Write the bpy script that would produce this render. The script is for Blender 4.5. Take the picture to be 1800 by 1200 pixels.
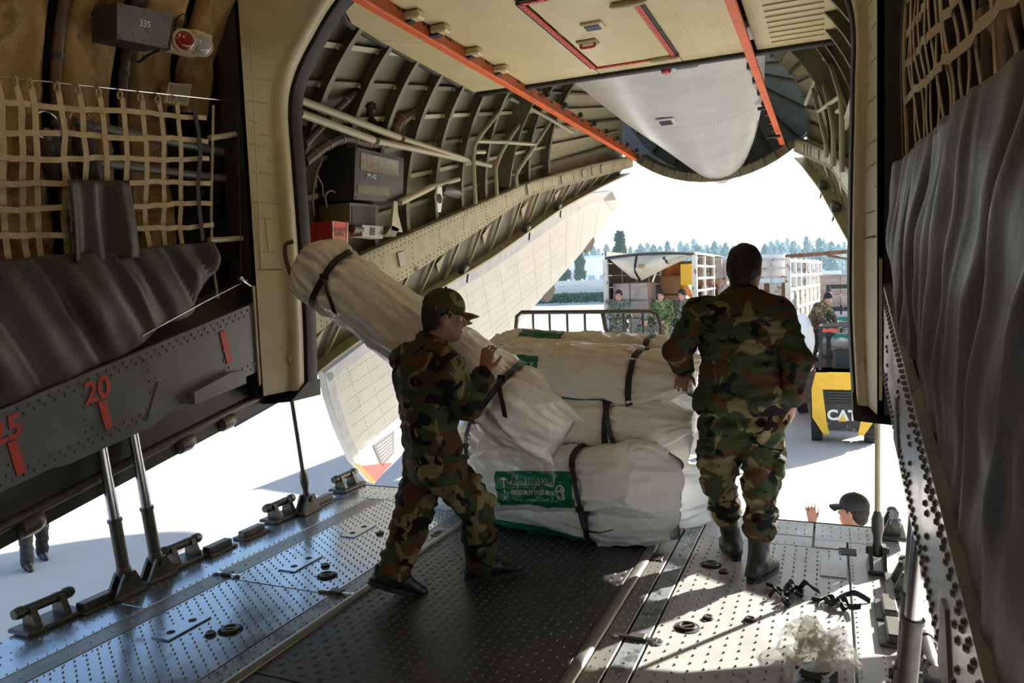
import bpy, math, random
import numpy as np
from mathutils import Vector, Matrix
from math import sin, cos, pi, radians as R_

for o in list(bpy.data.objects): bpy.data.objects.remove(o, do_unlink=True)
SC = bpy.context.scene; COL = SC.collection
random.seed(7)

# ------------------------------------------------------------------ camera
# X = starboard, Y = aft, Z = up; the lowered ramp is z = 0, the apron z = -2.1
F_PX, YAW, PITCH, ROLL, HC = 1308.0, .4037, .0774, -.0383, 1.57
GZ = -2.1
cF = np.array([-sin(YAW)*cos(PITCH), cos(YAW)*cos(PITCH), -sin(PITCH)])
_R0 = np.array([cos(YAW), sin(YAW), 0.]); _U0 = np.cross(_R0, cF)
cR = _R0*cos(ROLL)+_U0*sin(ROLL); cU = _U0*cos(ROLL)-_R0*sin(ROLL)
CAMP = np.array([0., 0., HC])
cd = bpy.data.cameras.new('camera'); cam = bpy.data.objects.new('camera', cd); COL.objects.link(cam)
cd.sensor_width = 36; cd.lens = F_PX/1800*36; cd.clip_start = .02; cd.clip_end = 3000
M4 = Matrix(((cR[0], cU[0], -cF[0], 0), (cR[1], cU[1], -cF[1], 0), (cR[2], cU[2], -cF[2], HC), (0, 0, 0, 1)))
cam.matrix_world = M4
SC.camera = cam

# ------------------------------------------------------------------ world, sun, exposure
W = bpy.data.worlds.new('sky'); SC.world = W; W.use_nodes = True
wn = W.node_tree.nodes; wl = W.node_tree.links
bg = wn['Background']
SUN_EL = R_(26)
sky = wn.new('ShaderNodeTexSky'); sky.sky_type = 'NISHITA'; sky.sun_disc = False; sky.sun_elevation = SUN_EL; sky.sun_rotation = R_(33.4)
sky.air_density = 1.0; sky.dust_density = 1.5; sky.ozone_density = 1.5
wl.new(sky.outputs[0], bg.inputs['Color']); bg.inputs['Strength'].default_value = .38
SUN_AZ = np.array([.55, .835])
sd = bpy.data.lights.new('sun', 'SUN'); so = bpy.data.objects.new('sun', sd); COL.objects.link(so)
sd.energy = 28; sd.angle = R_(.6); sd.color = (1, .95, .86)
so.location = (30, 46, 38)
_d = Vector((-SUN_AZ[0]*cos(SUN_EL), -SUN_AZ[1]*cos(SUN_EL), -sin(SUN_EL)))
so.rotation_euler = _d.to_track_quat('-Z', 'Y').to_euler()
SC.view_settings.view_transform = 'Standard'; SC.view_settings.look = 'None'
SC.view_settings.exposure = -0.22; SC.view_settings.gamma = 1.0; SC.view_settings.use_curve_mapping = False

# ------------------------------------------------------------------ helpers
def V(*a): return np.array(a, float)
def ray(px, py): return cF + cR*((px-900)/F_PX) + cU*((600-py)/F_PX)
def AX(px, py, X): r = ray(px, py); return CAMP + r*(X/r[0])
def AY(px, py, Y): r = ray(px, py); return CAMP + r*(Y/r[1])
def AZ(px, py, Z=0.): r = ray(px, py); return CAMP + r*((Z-HC)/r[2])
def AP(px, py, p0, n): r = ray(px, py); n = np.asarray(n, float); return CAMP + r*(np.dot(np.asarray(p0)-CAMP, n)/np.dot(r, n))
CX = -1.6
def mir(p): q = np.array(p, float); q[..., 0] = 2*CX - q[..., 0]; return q

def _hash(ix, iy, iz):
    h = (ix*374761393 + iy*668265263 + iz*1274126177) & 0xffffffff
    h = ((h ^ (h >> 13))*1274126177) & 0xffffffff
    return ((h ^ (h >> 16)) & 0xffff)/65535.0
def vnoise(p, s=1.0, seed=0):
    p = np.asarray(p, float)*s + seed*17.31
    i = np.floor(p).astype(np.int64); f = p-i; f = f*f*(3-2*f); r = 0
    for dx in (0, 1):
        for dy in (0, 1):
            for dz in (0, 1):
                w = (f[..., 0] if dx else 1-f[..., 0])*(f[..., 1] if dy else 1-f[..., 1])*(f[..., 2] if dz else 1-f[..., 2])
                r = r + w*_hash(i[..., 0]+dx, i[..., 1]+dy, i[..., 2]+dz)
    return r*2-1
def fbm(p, s=1., seed=0, n=3):
    p = np.asarray(p, float); return sum(vnoise(p, s*2**k, seed+k)/2**k for k in range(n))

ORG = {}
def org(o): return ORG.get(o.name, V(0, 0, 0)) if o else V(0, 0, 0)
def tag(o, label=None, cat=None, group=None, kind=None):
    if label: o['label'] = label
    if cat: o['category'] = cat
    if group: o['group'] = group
    if kind: o['kind'] = kind
    return o
def empty(name, loc, label=None, cat=None, group=None, kind=None):
    o = bpy.data.objects.new(name, None); COL.objects.link(o); o.location = loc; o.empty_display_size = .1
    ORG[o.name] = np.array(loc, float); return tag(o, label, cat, group, kind)
def addobj(name, me, parent=None, loc=(0, 0, 0)):
    o = bpy.data.objects.new(name, me); COL.objects.link(o)
    if parent: o.parent = parent; o.location = np.asarray(loc)-org(parent)
    else: o.location = loc
    ORG[o.name] = np.array(loc, float); return o
def copytree(o, loc=None, parent=None):
    c = o.copy(); COL.objects.link(c)
    if parent: c.parent = parent
    if loc is not None: c.location = loc
    ORG[c.name] = ORG.get(o.name, V(0, 0, 0)) if loc is None else np.array(loc, float)
    for ch in o.children: copytree(ch, None, c)
    return c
def frame_of(d):
    d = np.asarray(d, float); d = d/np.linalg.norm(d)
    a = V(0, 0, 1) if abs(d[2]) < .9 else V(0, 1, 0)
    u = np.cross(a, d); u /= np.linalg.norm(u); return d, u, np.cross(d, u)
def rotm(rx=0, ry=0, rz=0):
    from mathutils import Euler
    return np.array(Euler((rx, ry, rz)).to_matrix())

class MB:
    def __init__(s): s.v = []; s.f = []; s.m = []; s.cm = 0
    def add(s, vs, fs):
        b = len(s.v); s.v.extend([tuple(map(float, q)) for q in vs])
        for f in fs: s.f.append(tuple(i+b for i in f)); s.m.append(s.cm)
        return s
    def hexa(s, p):   # 8 corners: bottom 0-3, top 4-7
        return s.add(p, [(0, 3, 2, 1), (4, 5, 6, 7), (0, 1, 5, 4), (1, 2, 6, 5), (2, 3, 7, 6), (3, 0, 4, 7)])
    def box(s, c, d, rot=None, bev=0):
        c = np.asarray(c, float); hx, hy, hz = [q/2 for q in d]
        if bev:
            b = min(bev, hx*.9, hy*.9, hz*.9); P = []; idx = {}
            vs = []; fs = []
            for ax in range(3):
                for sg in (-1, 1):
                    q = []
                    h = [hx, hy, hz]; o1, o2 = (ax+1) % 3, (ax+2) % 3
                    for a1, a2 in ((-1, -1), (1, -1), (1, 1), (-1, 1)):
                        p = [0, 0, 0]; p[ax] = sg*h[ax]; p[o1] = a1*(h[o1]-b); p[o2] = a2*(h[o2]-b)
                        idx[(ax, sg, a1, a2)] = len(vs); q.append(len(vs)); vs.append(p)
                    fs.append(tuple(q) if sg > 0 else tuple(q[::-1]))
            def k(ax, sgs):
                o1, o2 = (ax+1) % 3, (ax+2) % 3; return idx[(ax, sgs[ax], sgs[o1], sgs[o2])]
            for ax in range(3):
                o1, o2 = (ax+1) % 3, (ax+2) % 3
                for s1 in (-1, 1):
                    for s2 in (-1, 1):
                        g = [0, 0, 0]; g[o1] = s1; g[o2] = s2
                        ga = list(g); ga[ax] = -1; gb = list(g); gb[ax] = 1
                        q = (k(o1, ga), k(o1, gb), k(o2, gb), k(o2, ga))
                        fs.append(q if s1*s2 < 0 else q[::-1])
            for s0 in (-1, 1):
                for s1 in (-1, 1):
                    for s2 in (-1, 1):
                        g = (s0, s1, s2); q = (k(0, g), k(1, g), k(2, g)); fs.append(q if s0*s1*s2 > 0 else q[::-1])
            P = np.array(vs)
        else:
            P = np.array([(-hx, -hy, -hz), (hx, -hy, -hz), (hx, hy, -hz), (-hx, hy, -hz), (-hx, -hy, hz), (hx, -hy, hz), (hx, hy, hz), (-hx, hy, hz)])
            fs = [(0, 3, 2, 1), (4, 5, 6, 7), (0, 1, 5, 4), (1, 2, 6, 5), (2, 3, 7, 6), (3, 0, 4, 7)]
        if rot is not None: P = P@np.asarray(rot).T
        return s.add(P+c, fs)
    def bar(s, a, b, w, h, up=None):   # rectangular bar from a to b
        a = np.asarray(a, float); b = np.asarray(b, float); d = b-a; d = d/np.linalg.norm(d)
        up = V(0, 0, 1) if up is None else np.asarray(up, float)
        u = np.cross(d, up)
        if np.linalg.norm(u) < 1e-4: u = np.cross(d, V(0, 1, 0))
        u /= np.linalg.norm(u); t = np.cross(u, d); u = u*w/2; t = t*h/2
        return s.hexa([a-u-t, a+u-t, b+u-t, b-u-t, a-u+t, a+u+t, b+u+t, b-u+t])
    def cyl(s, a, b, r, n=12, r2=None, cap=True):
        a = np.asarray(a, float); b = np.asarray(b, float); r2 = r if r2 is None else r2
        d, u, w = frame_of(b-a)
        an = [2*pi*i/n for i in range(n)]
        vs = [a+r*(cos(t)*u+sin(t)*w) for t in an]+[b+r2*(cos(t)*u+sin(t)*w) for t in an]
        fs = [(i, (i+1) % n, n+(i+1) % n, n+i) for i in range(n)]
        if cap: fs += [tuple(range(n))[::-1], tuple(range(n, 2*n))]
        return s.add(vs, fs)
    def lathe(s, a, axis, prof, n=20):  # prof: [(dist along axis, radius)]
        d, u, w = frame_of(axis); a = np.asarray(a, float); vs = []; fs = []
        for t, r in prof:
            for i in range(n): vs.append(a+d*t+r*(cos(2*pi*i/n)*u+sin(2*pi*i/n)*w))
        for k in range(len(prof)-1):
            for i in range(n): fs.append((k*n+i, k*n+(i+1) % n, (k+1)*n+(i+1) % n, (k+1)*n+i))
        fs.append(tuple(range(n))[::-1]); fs.append(tuple(range((len(prof)-1)*n, len(prof)*n)))
        return s.add(vs, fs)
    def tube(s, path, r, n=8, closed=False, rs=None):
        P = np.array(path, float); m = len(P); vs = []; fs = []
        T = np.gradient(P, axis=0) if not closed else np.roll(P, -1, 0)-np.roll(P, 1, 0)
        d, u, w = frame_of(T[0])
        for k in range(m):
            t = T[k]/max(1e-9, np.linalg.norm(T[k])); u = u-t*np.dot(u, t)
            if np.linalg.norm(u) < 1e-6: _, u, _ = frame_of(t)
            u /= np.linalg.norm(u); w = np.cross(t, u); rr = r if rs is None else rs[k]
            for i in range(n): vs.append(P[k]+rr*(cos(2*pi*i/n)*u+sin(2*pi*i/n)*w))
        for k in range(m if closed else m-1):
            k2 = (k+1) % m
            for i in range(n): fs.append((k*n+i, k*n+(i+1) % n, k2*n+(i+1) % n, k2*n+i))
        if not closed: fs += [tuple(range(n))[::-1], tuple(range((m-1)*n, m*n))]
        return s.add(vs, fs)
    def ribbon(s, path, side, w, t=.003):   # flat band; side = width direction (one or per point)
        P = np.array(path, float); S = np.broadcast_to(np.asarray(side, float), P.shape); S = S/np.linalg.norm(S, axis=1)[:, None]
        T = np.gradient(P, axis=0); N = np.cross(T, S); N /= np.maximum(1e-9, np.linalg.norm(N, axis=1))[:, None]; m = len(P)
        vs = []; fs = []
        for k in range(m): vs += [P[k]-S[k]*w/2-N[k]*t/2, P[k]+S[k]*w/2-N[k]*t/2, P[k]+S[k]*w/2+N[k]*t/2, P[k]-S[k]*w/2+N[k]*t/2]
        for k in range(m-1):
            for i in range(4): fs.append((k*4+i, k*4+(i+1) % 4, k*4+4+(i+1) % 4, k*4+4+i))
        fs += [(3, 2, 1, 0), (m*4-4, m*4-3, m*4-2, m*4-1)]
        return s.add(vs, fs)
    def prism(s, poly, ext):   # planar polygon extruded by a vector
        P = np.array(poly, float); n = len(P); e = np.asarray(ext, float)
        vs = list(P)+list(P+e)
        fs = [tuple(range(n))[::-1], tuple(range(n, 2*n))]+[(i, (i+1) % n, n+(i+1) % n, n+i) for i in range(n)]
        return s.add(vs, fs)
    def grid(s, G, thick=None, closeu=False):   # G: array (a, b, 3)
        G = np.asarray(G, float); a, b = G.shape[:2]; vs = list(G.reshape(-1, 3))
        fs = [(i*b+j, i*b+j+1, ((i+1) % a)*b+j+1, ((i+1) % a)*b+j) for i in range(a if closeu else a-1) for j in range(b-1)]
        if thick is not None:
            n = a*b; vs += list((G+np.asarray(thick)).reshape(-1, 3)); fs2 = [tuple(q+n for q in f[::-1]) for f in fs]
            for j in range(b-1): fs2 += [(j+1, j, n+j, n+j+1), ((a-1)*b+j, (a-1)*b+j+1, n+(a-1)*b+j+1, n+(a-1)*b+j)]
            for i in range(a-1): fs2 += [(i*b, (i+1)*b, n+(i+1)*b, n+i*b), ((i+1)*b+b-1, i*b+b-1, n+i*b+b-1, n+(i+1)*b+b-1)]
            fs = fs+fs2
        return s.add(vs, fs)
    def ball(s, c, r, n=8, m=6):
        c = np.asarray(c, float); r = np.broadcast_to(np.asarray(r, float), 3); vs = [c+r*V(0, 0, 1)]
        for k in range(1, m):
            for i in range(n): vs.append(c+r*V(sin(pi*k/m)*cos(2*pi*i/n), sin(pi*k/m)*sin(2*pi*i/n), cos(pi*k/m)))
        vs.append(c-r*V(0, 0, 1)); fs = [(0, 1+i, 1+(i+1) % n) for i in range(n)]
        for k in range(m-2):
            for i in range(n): fs.append((1+k*n+i, 1+(k+1)*n+i, 1+(k+1)*n+(i+1) % n, 1+k*n+(i+1) % n))
        L = len(vs)-1; b = 1+(m-2)*n; fs += [(L, b+(i+1) % n, b+i) for i in range(n)]
        return s.add(vs, fs)
    def dome(s, p, nrm, r, h, n=6):
        d, u, w = frame_of(nrm); p = np.asarray(p, float)
        vs = [p+r*(cos(2*pi*i/n)*u+sin(2*pi*i/n)*w) for i in range(n)]+[p+d*h+r*.55*(cos(2*pi*i/n)*u+sin(2*pi*i/n)*w) for i in range(n)]
        return s.add(vs, [(i, (i+1) % n, n+(i+1) % n, n+i) for i in range(n)]+[tuple(range(n, 2*n))])
    def build(s, name, mat, parent=None, loc=None, smooth=False, label=None, cat=None, group=None, kind=None, ang=40):
        me = bpy.data.meshes.new(name)
        P = np.array(s.v, float).reshape(-1, 3)
        o0 = org(parent) if loc is None else np.asarray(loc, float)
        me.from_pydata((P-o0).tolist(), [], s.f)
        ms = mat if isinstance(mat, (list, tuple)) else [mat]
        for q in ms: me.materials.append(q)
        if len(ms) > 1: me.polygons.foreach_set('material_index', s.m)
        me.validate(); me.update()
        if smooth:
            me.polygons.foreach_set('use_smooth', [True]*len(me.polygons))
            if ang < 180: me.set_sharp_from_angle(angle=R_(ang))
        o = addobj(name, me, parent, o0)
        return tag(o, label, cat, group, kind)

def line(a, b, step):
    a = np.asarray(a, float); b = np.asarray(b, float); n = max(1, int(round(np.linalg.norm(b-a)/step)))
    return [a+(b-a)*k/n for k in range(n+1)]
def spline(pts, n=8):
    P = np.array(pts, float); Q = np.vstack([2*P[0]-P[1], P, 2*P[-1]-P[-2]]); out = []
    for k in range(1, len(Q)-2):
        for t in np.linspace(0, 1, n, endpoint=False):
            a, b, c, d = Q[k-1:k+3]
            out.append(.5*(2*b+(c-a)*t+(2*a-5*b+4*c-d)*t*t+(3*b-a-3*c+d)*t**3))
    out.append(P[-1]); return np.array(out)

# text: font curve turned into a mesh, placed on a plane
def text(name, body, o, xdir, ydir, size, mat, parent=None, depth=.0008, align='CENTER', bold=0., squash=1.):
    cu = bpy.data.curves.new(name, 'FONT'); cu.body = body; cu.size = size; cu.align_x = align; cu.align_y = 'CENTER'; cu.extrude = depth; cu.offset = bold; cu.resolution_u = 4
    ob = bpy.data.objects.new(name+'_tmp', cu); COL.objects.link(ob)
    dg = bpy.context.evaluated_depsgraph_get(); me = bpy.data.meshes.new_from_object(ob.evaluated_get(dg))
    bpy.data.objects.remove(ob); x = np.asarray(xdir, float); x /= np.linalg.norm(x); y = np.asarray(ydir, float); y /= np.linalg.norm(y); z = np.cross(x, y)
    P = np.empty(len(me.vertices)*3); me.vertices.foreach_get('co', P); P = P.reshape(-1, 3)
    P = np.asarray(o)+P[:, :1]*squash*x+P[:, 1:2]*y+P[:, 2:]*z - org(parent)
    me.vertices.foreach_set('co', P.ravel()); me.materials.clear(); me.materials.append(mat); me.update()
    me.name = name
    return addobj(name, me, parent, org(parent))

# ------------------------------------------------------------------ materials
MATS = {}
def mat(name, col, rough=.5, metal=0., var=.0, vs=6., bump=0., bs=40., dirt=None, dirt_t=.55, dirt_s=3., alpha=1., emis=0., trans=0., spec=.5, coat=0., aniso=None, rvar=0.):
    if name in MATS: return MATS[name]
    m = bpy.data.materials.new(name); m.use_nodes = True; nt = m.node_tree; N = nt.nodes; L = nt.links; b = N['Principled BSDF']
    b.inputs['Roughness'].default_value = rough; b.inputs['Metallic'].default_value = metal; b.inputs['Specular IOR Level'].default_value = spec
    b.inputs['Coat Weight'].default_value = coat
    c4 = tuple(col)+(1,); b.inputs['Base Color'].default_value = c4
    tcn = N.new('ShaderNodeTexCoord'); src = tcn.outputs['Object']
    if aniso:
        mp = N.new('ShaderNodeMapping'); mp.inputs['Scale'].default_value = aniso; L.new(src, mp.inputs[0]); src = mp.outputs[0]
    out = None
    if var or dirt:
        nz = N.new('ShaderNodeTexNoise'); nz.inputs['Scale'].default_value = vs; nz.inputs['Detail'].default_value = 6; L.new(src, nz.inputs['Vector'])
        hv = N.new('ShaderNodeHueSaturation'); hv.inputs['Color'].default_value = c4
        mp2 = N.new('ShaderNodeMapRange'); mp2.inputs[1].default_value = .3; mp2.inputs[2].default_value = .7; mp2.inputs[3].default_value = 1-var; mp2.inputs[4].default_value = 1+var
        L.new(nz.outputs[0], mp2.inputs[0]); L.new(mp2.outputs[0], hv.inputs['Value']); out = hv.outputs[0]
        if rvar:
            m3 = N.new('ShaderNodeMapRange'); m3.inputs[1].default_value = .3; m3.inputs[2].default_value = .7; m3.inputs[3].default_value = max(.03, rough-rvar); m3.inputs[4].default_value = rough+rvar
            L.new(nz.outputs[0], m3.inputs[0]); L.new(m3.outputs[0], b.inputs['Roughness'])
        if dirt:
            n2 = N.new('ShaderNodeTexNoise'); n2.inputs['Scale'].default_value = dirt_s; n2.inputs['Detail'].default_value = 8; n2.inputs['Roughness'].default_value = .7; L.new(src, n2.inputs['Vector'])
            cr = N.new('ShaderNodeValToRGB'); cr.color_ramp.elements[0].position = dirt_t; cr.color_ramp.elements[1].position = dirt_t+.06
            cr.color_ramp.elements[0].color = (0, 0, 0, 1); cr.color_ramp.elements[1].color = (1, 1, 1, 1); L.new(n2.outputs[0], cr.inputs[0])
            mx = N.new('ShaderNodeMix'); mx.data_type = 'RGBA'; L.new(cr.outputs[0], mx.inputs[0]); L.new(out, mx.inputs[6]); mx.inputs[7].default_value = tuple(dirt)+(1,); out = mx.outputs[2]
        L.new(out, b.inputs['Base Color'])
    if bump:
        n3 = N.new('ShaderNodeTexNoise'); n3.inputs['Scale'].default_value = bs; n3.inputs['Detail'].default_value = 5; L.new(src, n3.inputs['Vector'])
        bp = N.new('ShaderNodeBump'); bp.inputs['Strength'].default_value = bump; bp.inputs['Distance'].default_value = .02; L.new(n3.outputs[0], bp.inputs['Height']); L.new(bp.outputs[0], b.inputs['Normal'])
    if trans: b.inputs['Transmission Weight'].default_value = trans
    if alpha < 1: b.inputs['Alpha'].default_value = alpha
    if emis: b.inputs['Emission Color'].default_value = c4; b.inputs['Emission Strength'].default_value = emis
    MATS[name] = m; return m
def camo(name, cols, sc=7., off=(0, 0, 0), thr=(.56, .57, .6), rough=.85, bump=.25):
    m = bpy.data.materials.new(name); m.use_nodes = True; nt = m.node_tree; N = nt.nodes; L = nt.links; b = N['Principled BSDF']
    b.inputs['Roughness'].default_value = rough; b.inputs['Specular IOR Level'].default_value = .2
    t = N.new('ShaderNodeTexCoord'); prev = None
    for k, (c, th) in enumerate(zip(cols[1:], thr)):
        mp = N.new('ShaderNodeMapping'); mp.inputs['Location'].default_value = (off[0]+k*7.7, off[1]+k*3.1, off[2]-k*5.3); mp.inputs['Scale'].default_value = (1, 1, 1.45 if k != 1 else 1.1)
        L.new(t.outputs['Object'], mp.inputs[0])
        nz = N.new('ShaderNodeTexNoise'); nz.inputs['Scale'].default_value = sc*(1, 1.1, 1.25)[k]; nz.inputs['Detail'].default_value = 2.2; nz.inputs['Roughness'].default_value = .55; nz.inputs['Distortion'].default_value = 1.1
        L.new(mp.outputs[0], nz.inputs['Vector'])
        cr = N.new('ShaderNodeValToRGB'); cr.color_ramp.interpolation = 'LINEAR'; cr.color_ramp.elements[0].position = th; cr.color_ramp.elements[1].position = th+.012
        cr.color_ramp.elements[0].color = (0, 0, 0, 1); cr.color_ramp.elements[1].color = (1, 1, 1, 1); L.new(nz.outputs[0], cr.inputs[0])
        mx = N.new('ShaderNodeMix'); mx.data_type = 'RGBA'; L.new(cr.outputs[0], mx.inputs[0])
        if prev is None: mx.inputs[6].default_value = tuple(cols[0])+(1,)
        else: L.new(prev, mx.inputs[6])
        mx.inputs[7].default_value = tuple(c)+(1,); prev = mx.outputs[2]
    L.new(prev, b.inputs['Base Color'])
    n3 = N.new('ShaderNodeTexNoise'); n3.inputs['Scale'].default_value = 30; n3.inputs['Detail'].default_value = 4; L.new(t.outputs['Object'], n3.inputs['Vector'])
    bp = N.new('ShaderNodeBump'); bp.inputs['Strength'].default_value = bump; bp.inputs['Distance'].default_value = .02; L.new(n3.outputs[0], bp.inputs['Height']); L.new(bp.outputs[0], b.inputs['Normal'])
    return m

cream = mat('cream_paint', (.50, .44, .27), .42, var=.1, vs=5, bump=.04, bs=12, dirt=(.38, .32, .18), dirt_t=.62, dirt_s=2.5)
creamp = mat('cream_panel', (.62, .53, .30), .30, var=.07, vs=3, dirt=(.55, .43, .2), dirt_t=.6, dirt_s=1.6, bump=.03, bs=6)
olive = mat('olive_primer', (.155, .14, .085), .5, var=.2, vs=4, bump=.05, bs=15)
beamm = mat('worn_beam_paint', (.40, .37, .22), .42, var=.16, vs=9, dirt=(.58, .56, .44), dirt_t=.63, dirt_s=7)
dark = mat('dark_structure', (.03, .028, .024), .55, var=.3, vs=6)
seal = mat('black_rubber', (.012, .012, .012), .6, bump=.1, bs=20)
sillm = mat('grey_sill_paint', (.13, .14, .155), .36, var=.18, vs=3, bump=.05, bs=9, dirt=(.2, .21, .22), dirt_t=.64, dirt_s=4, rvar=.08)
rivm = mat('rivet_metal', (.2, .2, .2), .35, .7)
orange = mat('orange_paint', (.75, .13, .03), .4, var=.1, vs=8)
redp = mat('red_paint', (.55, .05, .035), .5, var=.15, vs=10)
steel = mat('bright_steel', (.55, .55, .55), .22, 1.)
dksteel = mat('dark_steel', (.09, .085, .075), .42, .6, var=.25, vs=20)
white = mat('white_paint', (.75, .75, .72), .4, var=.04)
black = mat('black_plastic', (.012, .012, .012), .45)
# ================================================================== THE APRON
conc = mat('apron_concrete', (.46, .45, .43), .85, var=.06, vs=.6, bump=.15, bs=30, dirt=(.38, .37, .36), dirt_t=.66, dirt_s=.35)
mb = MB()
gx = np.linspace(-84, 56, 15); gy = np.linspace(-60, 180, 25)
for i in range(14):
    for j in range(24):
        mb.box(((gx[i]+gx[i+1])/2, (gy[j]+gy[j+1])/2, GZ-.15), (gx[1]-gx[0]-.012, gy[1]-gy[0]-.012, .3))
ground = mb.build('ground', conc, loc=(0, 20, GZ), label='pale sunlit concrete apron around the aircraft', cat='ground', kind='structure')
MB().box((0, 100, GZ-.36), (900, 900, .2)).build('subgrade', mat('subgrade', (.42, .41, .38), .9), ground, kind='stuff')

# ================================================================== THE RAMP (floor)
rampm = mat('ramp_metal_sky_tint', (.44, .50, .56), .22, .85, var=.12, vs=5, bump=.04, bs=7, dirt=(.27, .30, .335), dirt_t=.6, dirt_s=5, rvar=.06)  # grey metal tinted blue to deepen the sky's reflection
rampr = mat('ramp_grey_paint', (.33, .325, .315), .38, .15, var=.1, vs=5, bump=.05, bs=7, dirt=(.24, .238, .235), dirt_t=.6, dirt_s=5, rvar=.08)
wornm = mat('worn_strip', (.26, .28, .29), .38, .5, var=.1, vs=8, dirt=(.10, .115, .125), dirt_t=.52, dirt_s=9)
chan = mat('channel_metal', (.22, .21, .19), .38, .6, var=.2, vs=12, aniso=(1, .15, 1))
matm = mat('tread_plate_paint', (.045, .044, .043), .42, .2, var=.25, vs=5, dirt=(.028, .027, .026), dirt_t=.56, dirt_s=1.3)
treadm = mat('tread_worn_tops', (.12, .118, .115), .36, .45)
studm = mat('ramp_stud', (.24, .24, .23), .3, .75)
RY0, RY1 = -3.0, 4.93
floor = MB().box((CX, (RY0+RY1)/2, -.16), (3.94, RY1-RY0, .26)).build('floor', dksteel, loc=(CX, 1, 0), label='lowered metal cargo ramp with tread plate down its middle', cat='ramp', kind='structure')
def fpanel(name, x0, x1, y0, y1, m, z=0., t=.03, bev=.003):
    return MB().box(((x0+x1)/2, (y0+y1)/2, z-t/2), (x1-x0-.005, y1-y0-.005, t), bev=bev).build(name, m, floor)
YS = [RY0, 1.2, 2.55, 3.75, 4.55]
pl_outer = []
for a, b in ((RY0, 2.62), (2.62, 4.62)): pl_outer.append(fpanel('outer_strip', -3.57, -3.2, a, b, rampm))
for a, b in ((RY0, 3.1), (3.1, 4.62)): fpanel('edge_strip', -3.2, -3.07, a, b, chan)
pl_left = [fpanel('side_panel', -3.07, -2.38, a, b, rampm) for a, b in ((RY0, 1.3), (1.3, 3.06), (3.06, 4.62))]
for a, b in ((RY0, 3.05), (3.05, 4.93)): fpanel('track_strip', -2.38, -2.27, a, b, wornm)
fpanel('lip_strip', -3.57, -2.38, 4.62, 4.93, rampm)
for a, b in ((RY0, 2.3), (2.3, 4.93)): fpanel('tread_plate', -2.215, -.985, a, b, matm)
# raised half-round channel edges of the tread plate
for x in (-2.242, -.955):
    mb = MB(); G = []
    for y in (RY0, RY1-.003):
        G.append([(x+.03*cos(t), y, .016*sin(t)-.001) for t in np.linspace(pi, 0, 9)])
    mb.grid(G); mb.build('edge_bead', chan, floor, smooth=True)
for a, b in ((RY0, 3.09), (3.09, 4.93)): fpanel('track_strip', -.925, -.835, a, b, chan); fpanel('track_strip', -.83, -.73, a, b, wornm)
pl_right = [fpanel('side_panel', -.725, .09, a, b, rampr) for a, b in ((RY0, 2.6), (2.6, 4.48))]
fpanel('outer_strip', .095, .37, RY0, 2.7, rampr); fpanel('outer_strip', .095, .37, 2.7, 4.62, rampr)
fpanel('lip_strip', -.725, -.4, 4.48, 4.93, rampr); fpanel('lip_strip', -.395, -.09, 4.66, 4.93, rampr); fpanel('lip_strip', -.085, .37, 4.62, 4.93, rampr)
fpanel('access_cover', -.395, -.09, 4.48, 4.655, rampr); fpanel('access_cover', -.085, .09, 4.48, 4.615, rampr, z=.004)
fpanel('access_cover', -.05, .085, 4.05, 4.3, rampr, z=.006)
# edge rail across the aft lip
MB().cyl((-3.5, 4.945, -.02), (.33, 4.945, -.02), .022, 8).build('lip_rail', dksteel, floor, smooth=True)
# treads: crossed lens-shaped bumps
mb = MB(); sp = .047; k = 0
for i, x in enumerate(np.arange(-2.19, -1.0, sp)):
    for j, y in enumerate(np.arange(1.55, 4.9, sp)):
        if abs(y-2.3) < .02: continue
        a = R_(45 if (i+j) % 2 else -45)+.25; u = V(cos(a), sin(a), 0); n = V(-sin(a), cos(a), 0); c = V(x, y, .0)
        mb.add([c-u*.0165, c-n*.0048, c+u*.0165, c+n*.0048, c-u*.008+V(0, 0, .0032), c+u*.008+V(0, 0, .0032)], [(0, 1, 4), (1, 5, 4), (1, 2, 5), (2, 3, 5), (3, 4, 5), (3, 0, 4)])
mb.build('tread_pattern', treadm, floor, kind='stuff')
# anti-slip studs
mb = MB()
for i, x in enumerate(np.arange(-3.04, -2.4, .042)):
    for j, y in enumerate(np.arange(1.5, 4.6, .056)):
        mb.dome((x, y+(.028 if i % 2 else 0), 0), (0, 0, 1), .0062, .0055, 6)
for x in (-3.54, -3.4, -3.33, -3.22, -2.36, -2.29, -3.05):
    for y in np.arange(1.4, 4.9, .045): mb.dome((x, y, 0), (0, 0, 1), .005, .004, 6)
for y in np.arange(1.5, 4.6, .11): mb.dome((-3.135, y, 0), (0, 0, 1), .007, .004, 6)
for y in (4.66, 4.76, 4.89):
    for x in np.arange(-3.5, -2.4, .045): mb.dome((x, y, 0), (0, 0, 1), .005, .004, 6)
for i, x in enumerate(np.arange(-.7, .07, .058)):
    for j, y in enumerate(np.arange(1.6, 4.46, .066)):
        mb.dome((x, y+(.033 if i % 2 else 0), 0), (0, 0, 1), .0062, .006, 6)
for x in (.11, .2, .35):
    for y in np.arange(1.6, 4.9, .05): mb.dome((x, y, 0), (0, 0, 1), .0045, .004, 6)
for y in (4.52, 4.7, 4.78, 4.88):
    for x in np.arange(-.69, .35, .05): mb.dome((x, y, .001), (0, 0, 1), .0045, .0035, 6)
for x in (-.9, -.86): 
    for y in np.arange(1.6, 4.9, .075): mb.dome((x, y, 0), (0, 0, 1), .005, .004, 6)
for y in np.arange(1.7, 4.9, .09): mb.dome((-.78, y, 0), (0, 0, 1), .006, .004, 6)
mb.build('studs', studm, floor, kind='stuff')
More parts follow.
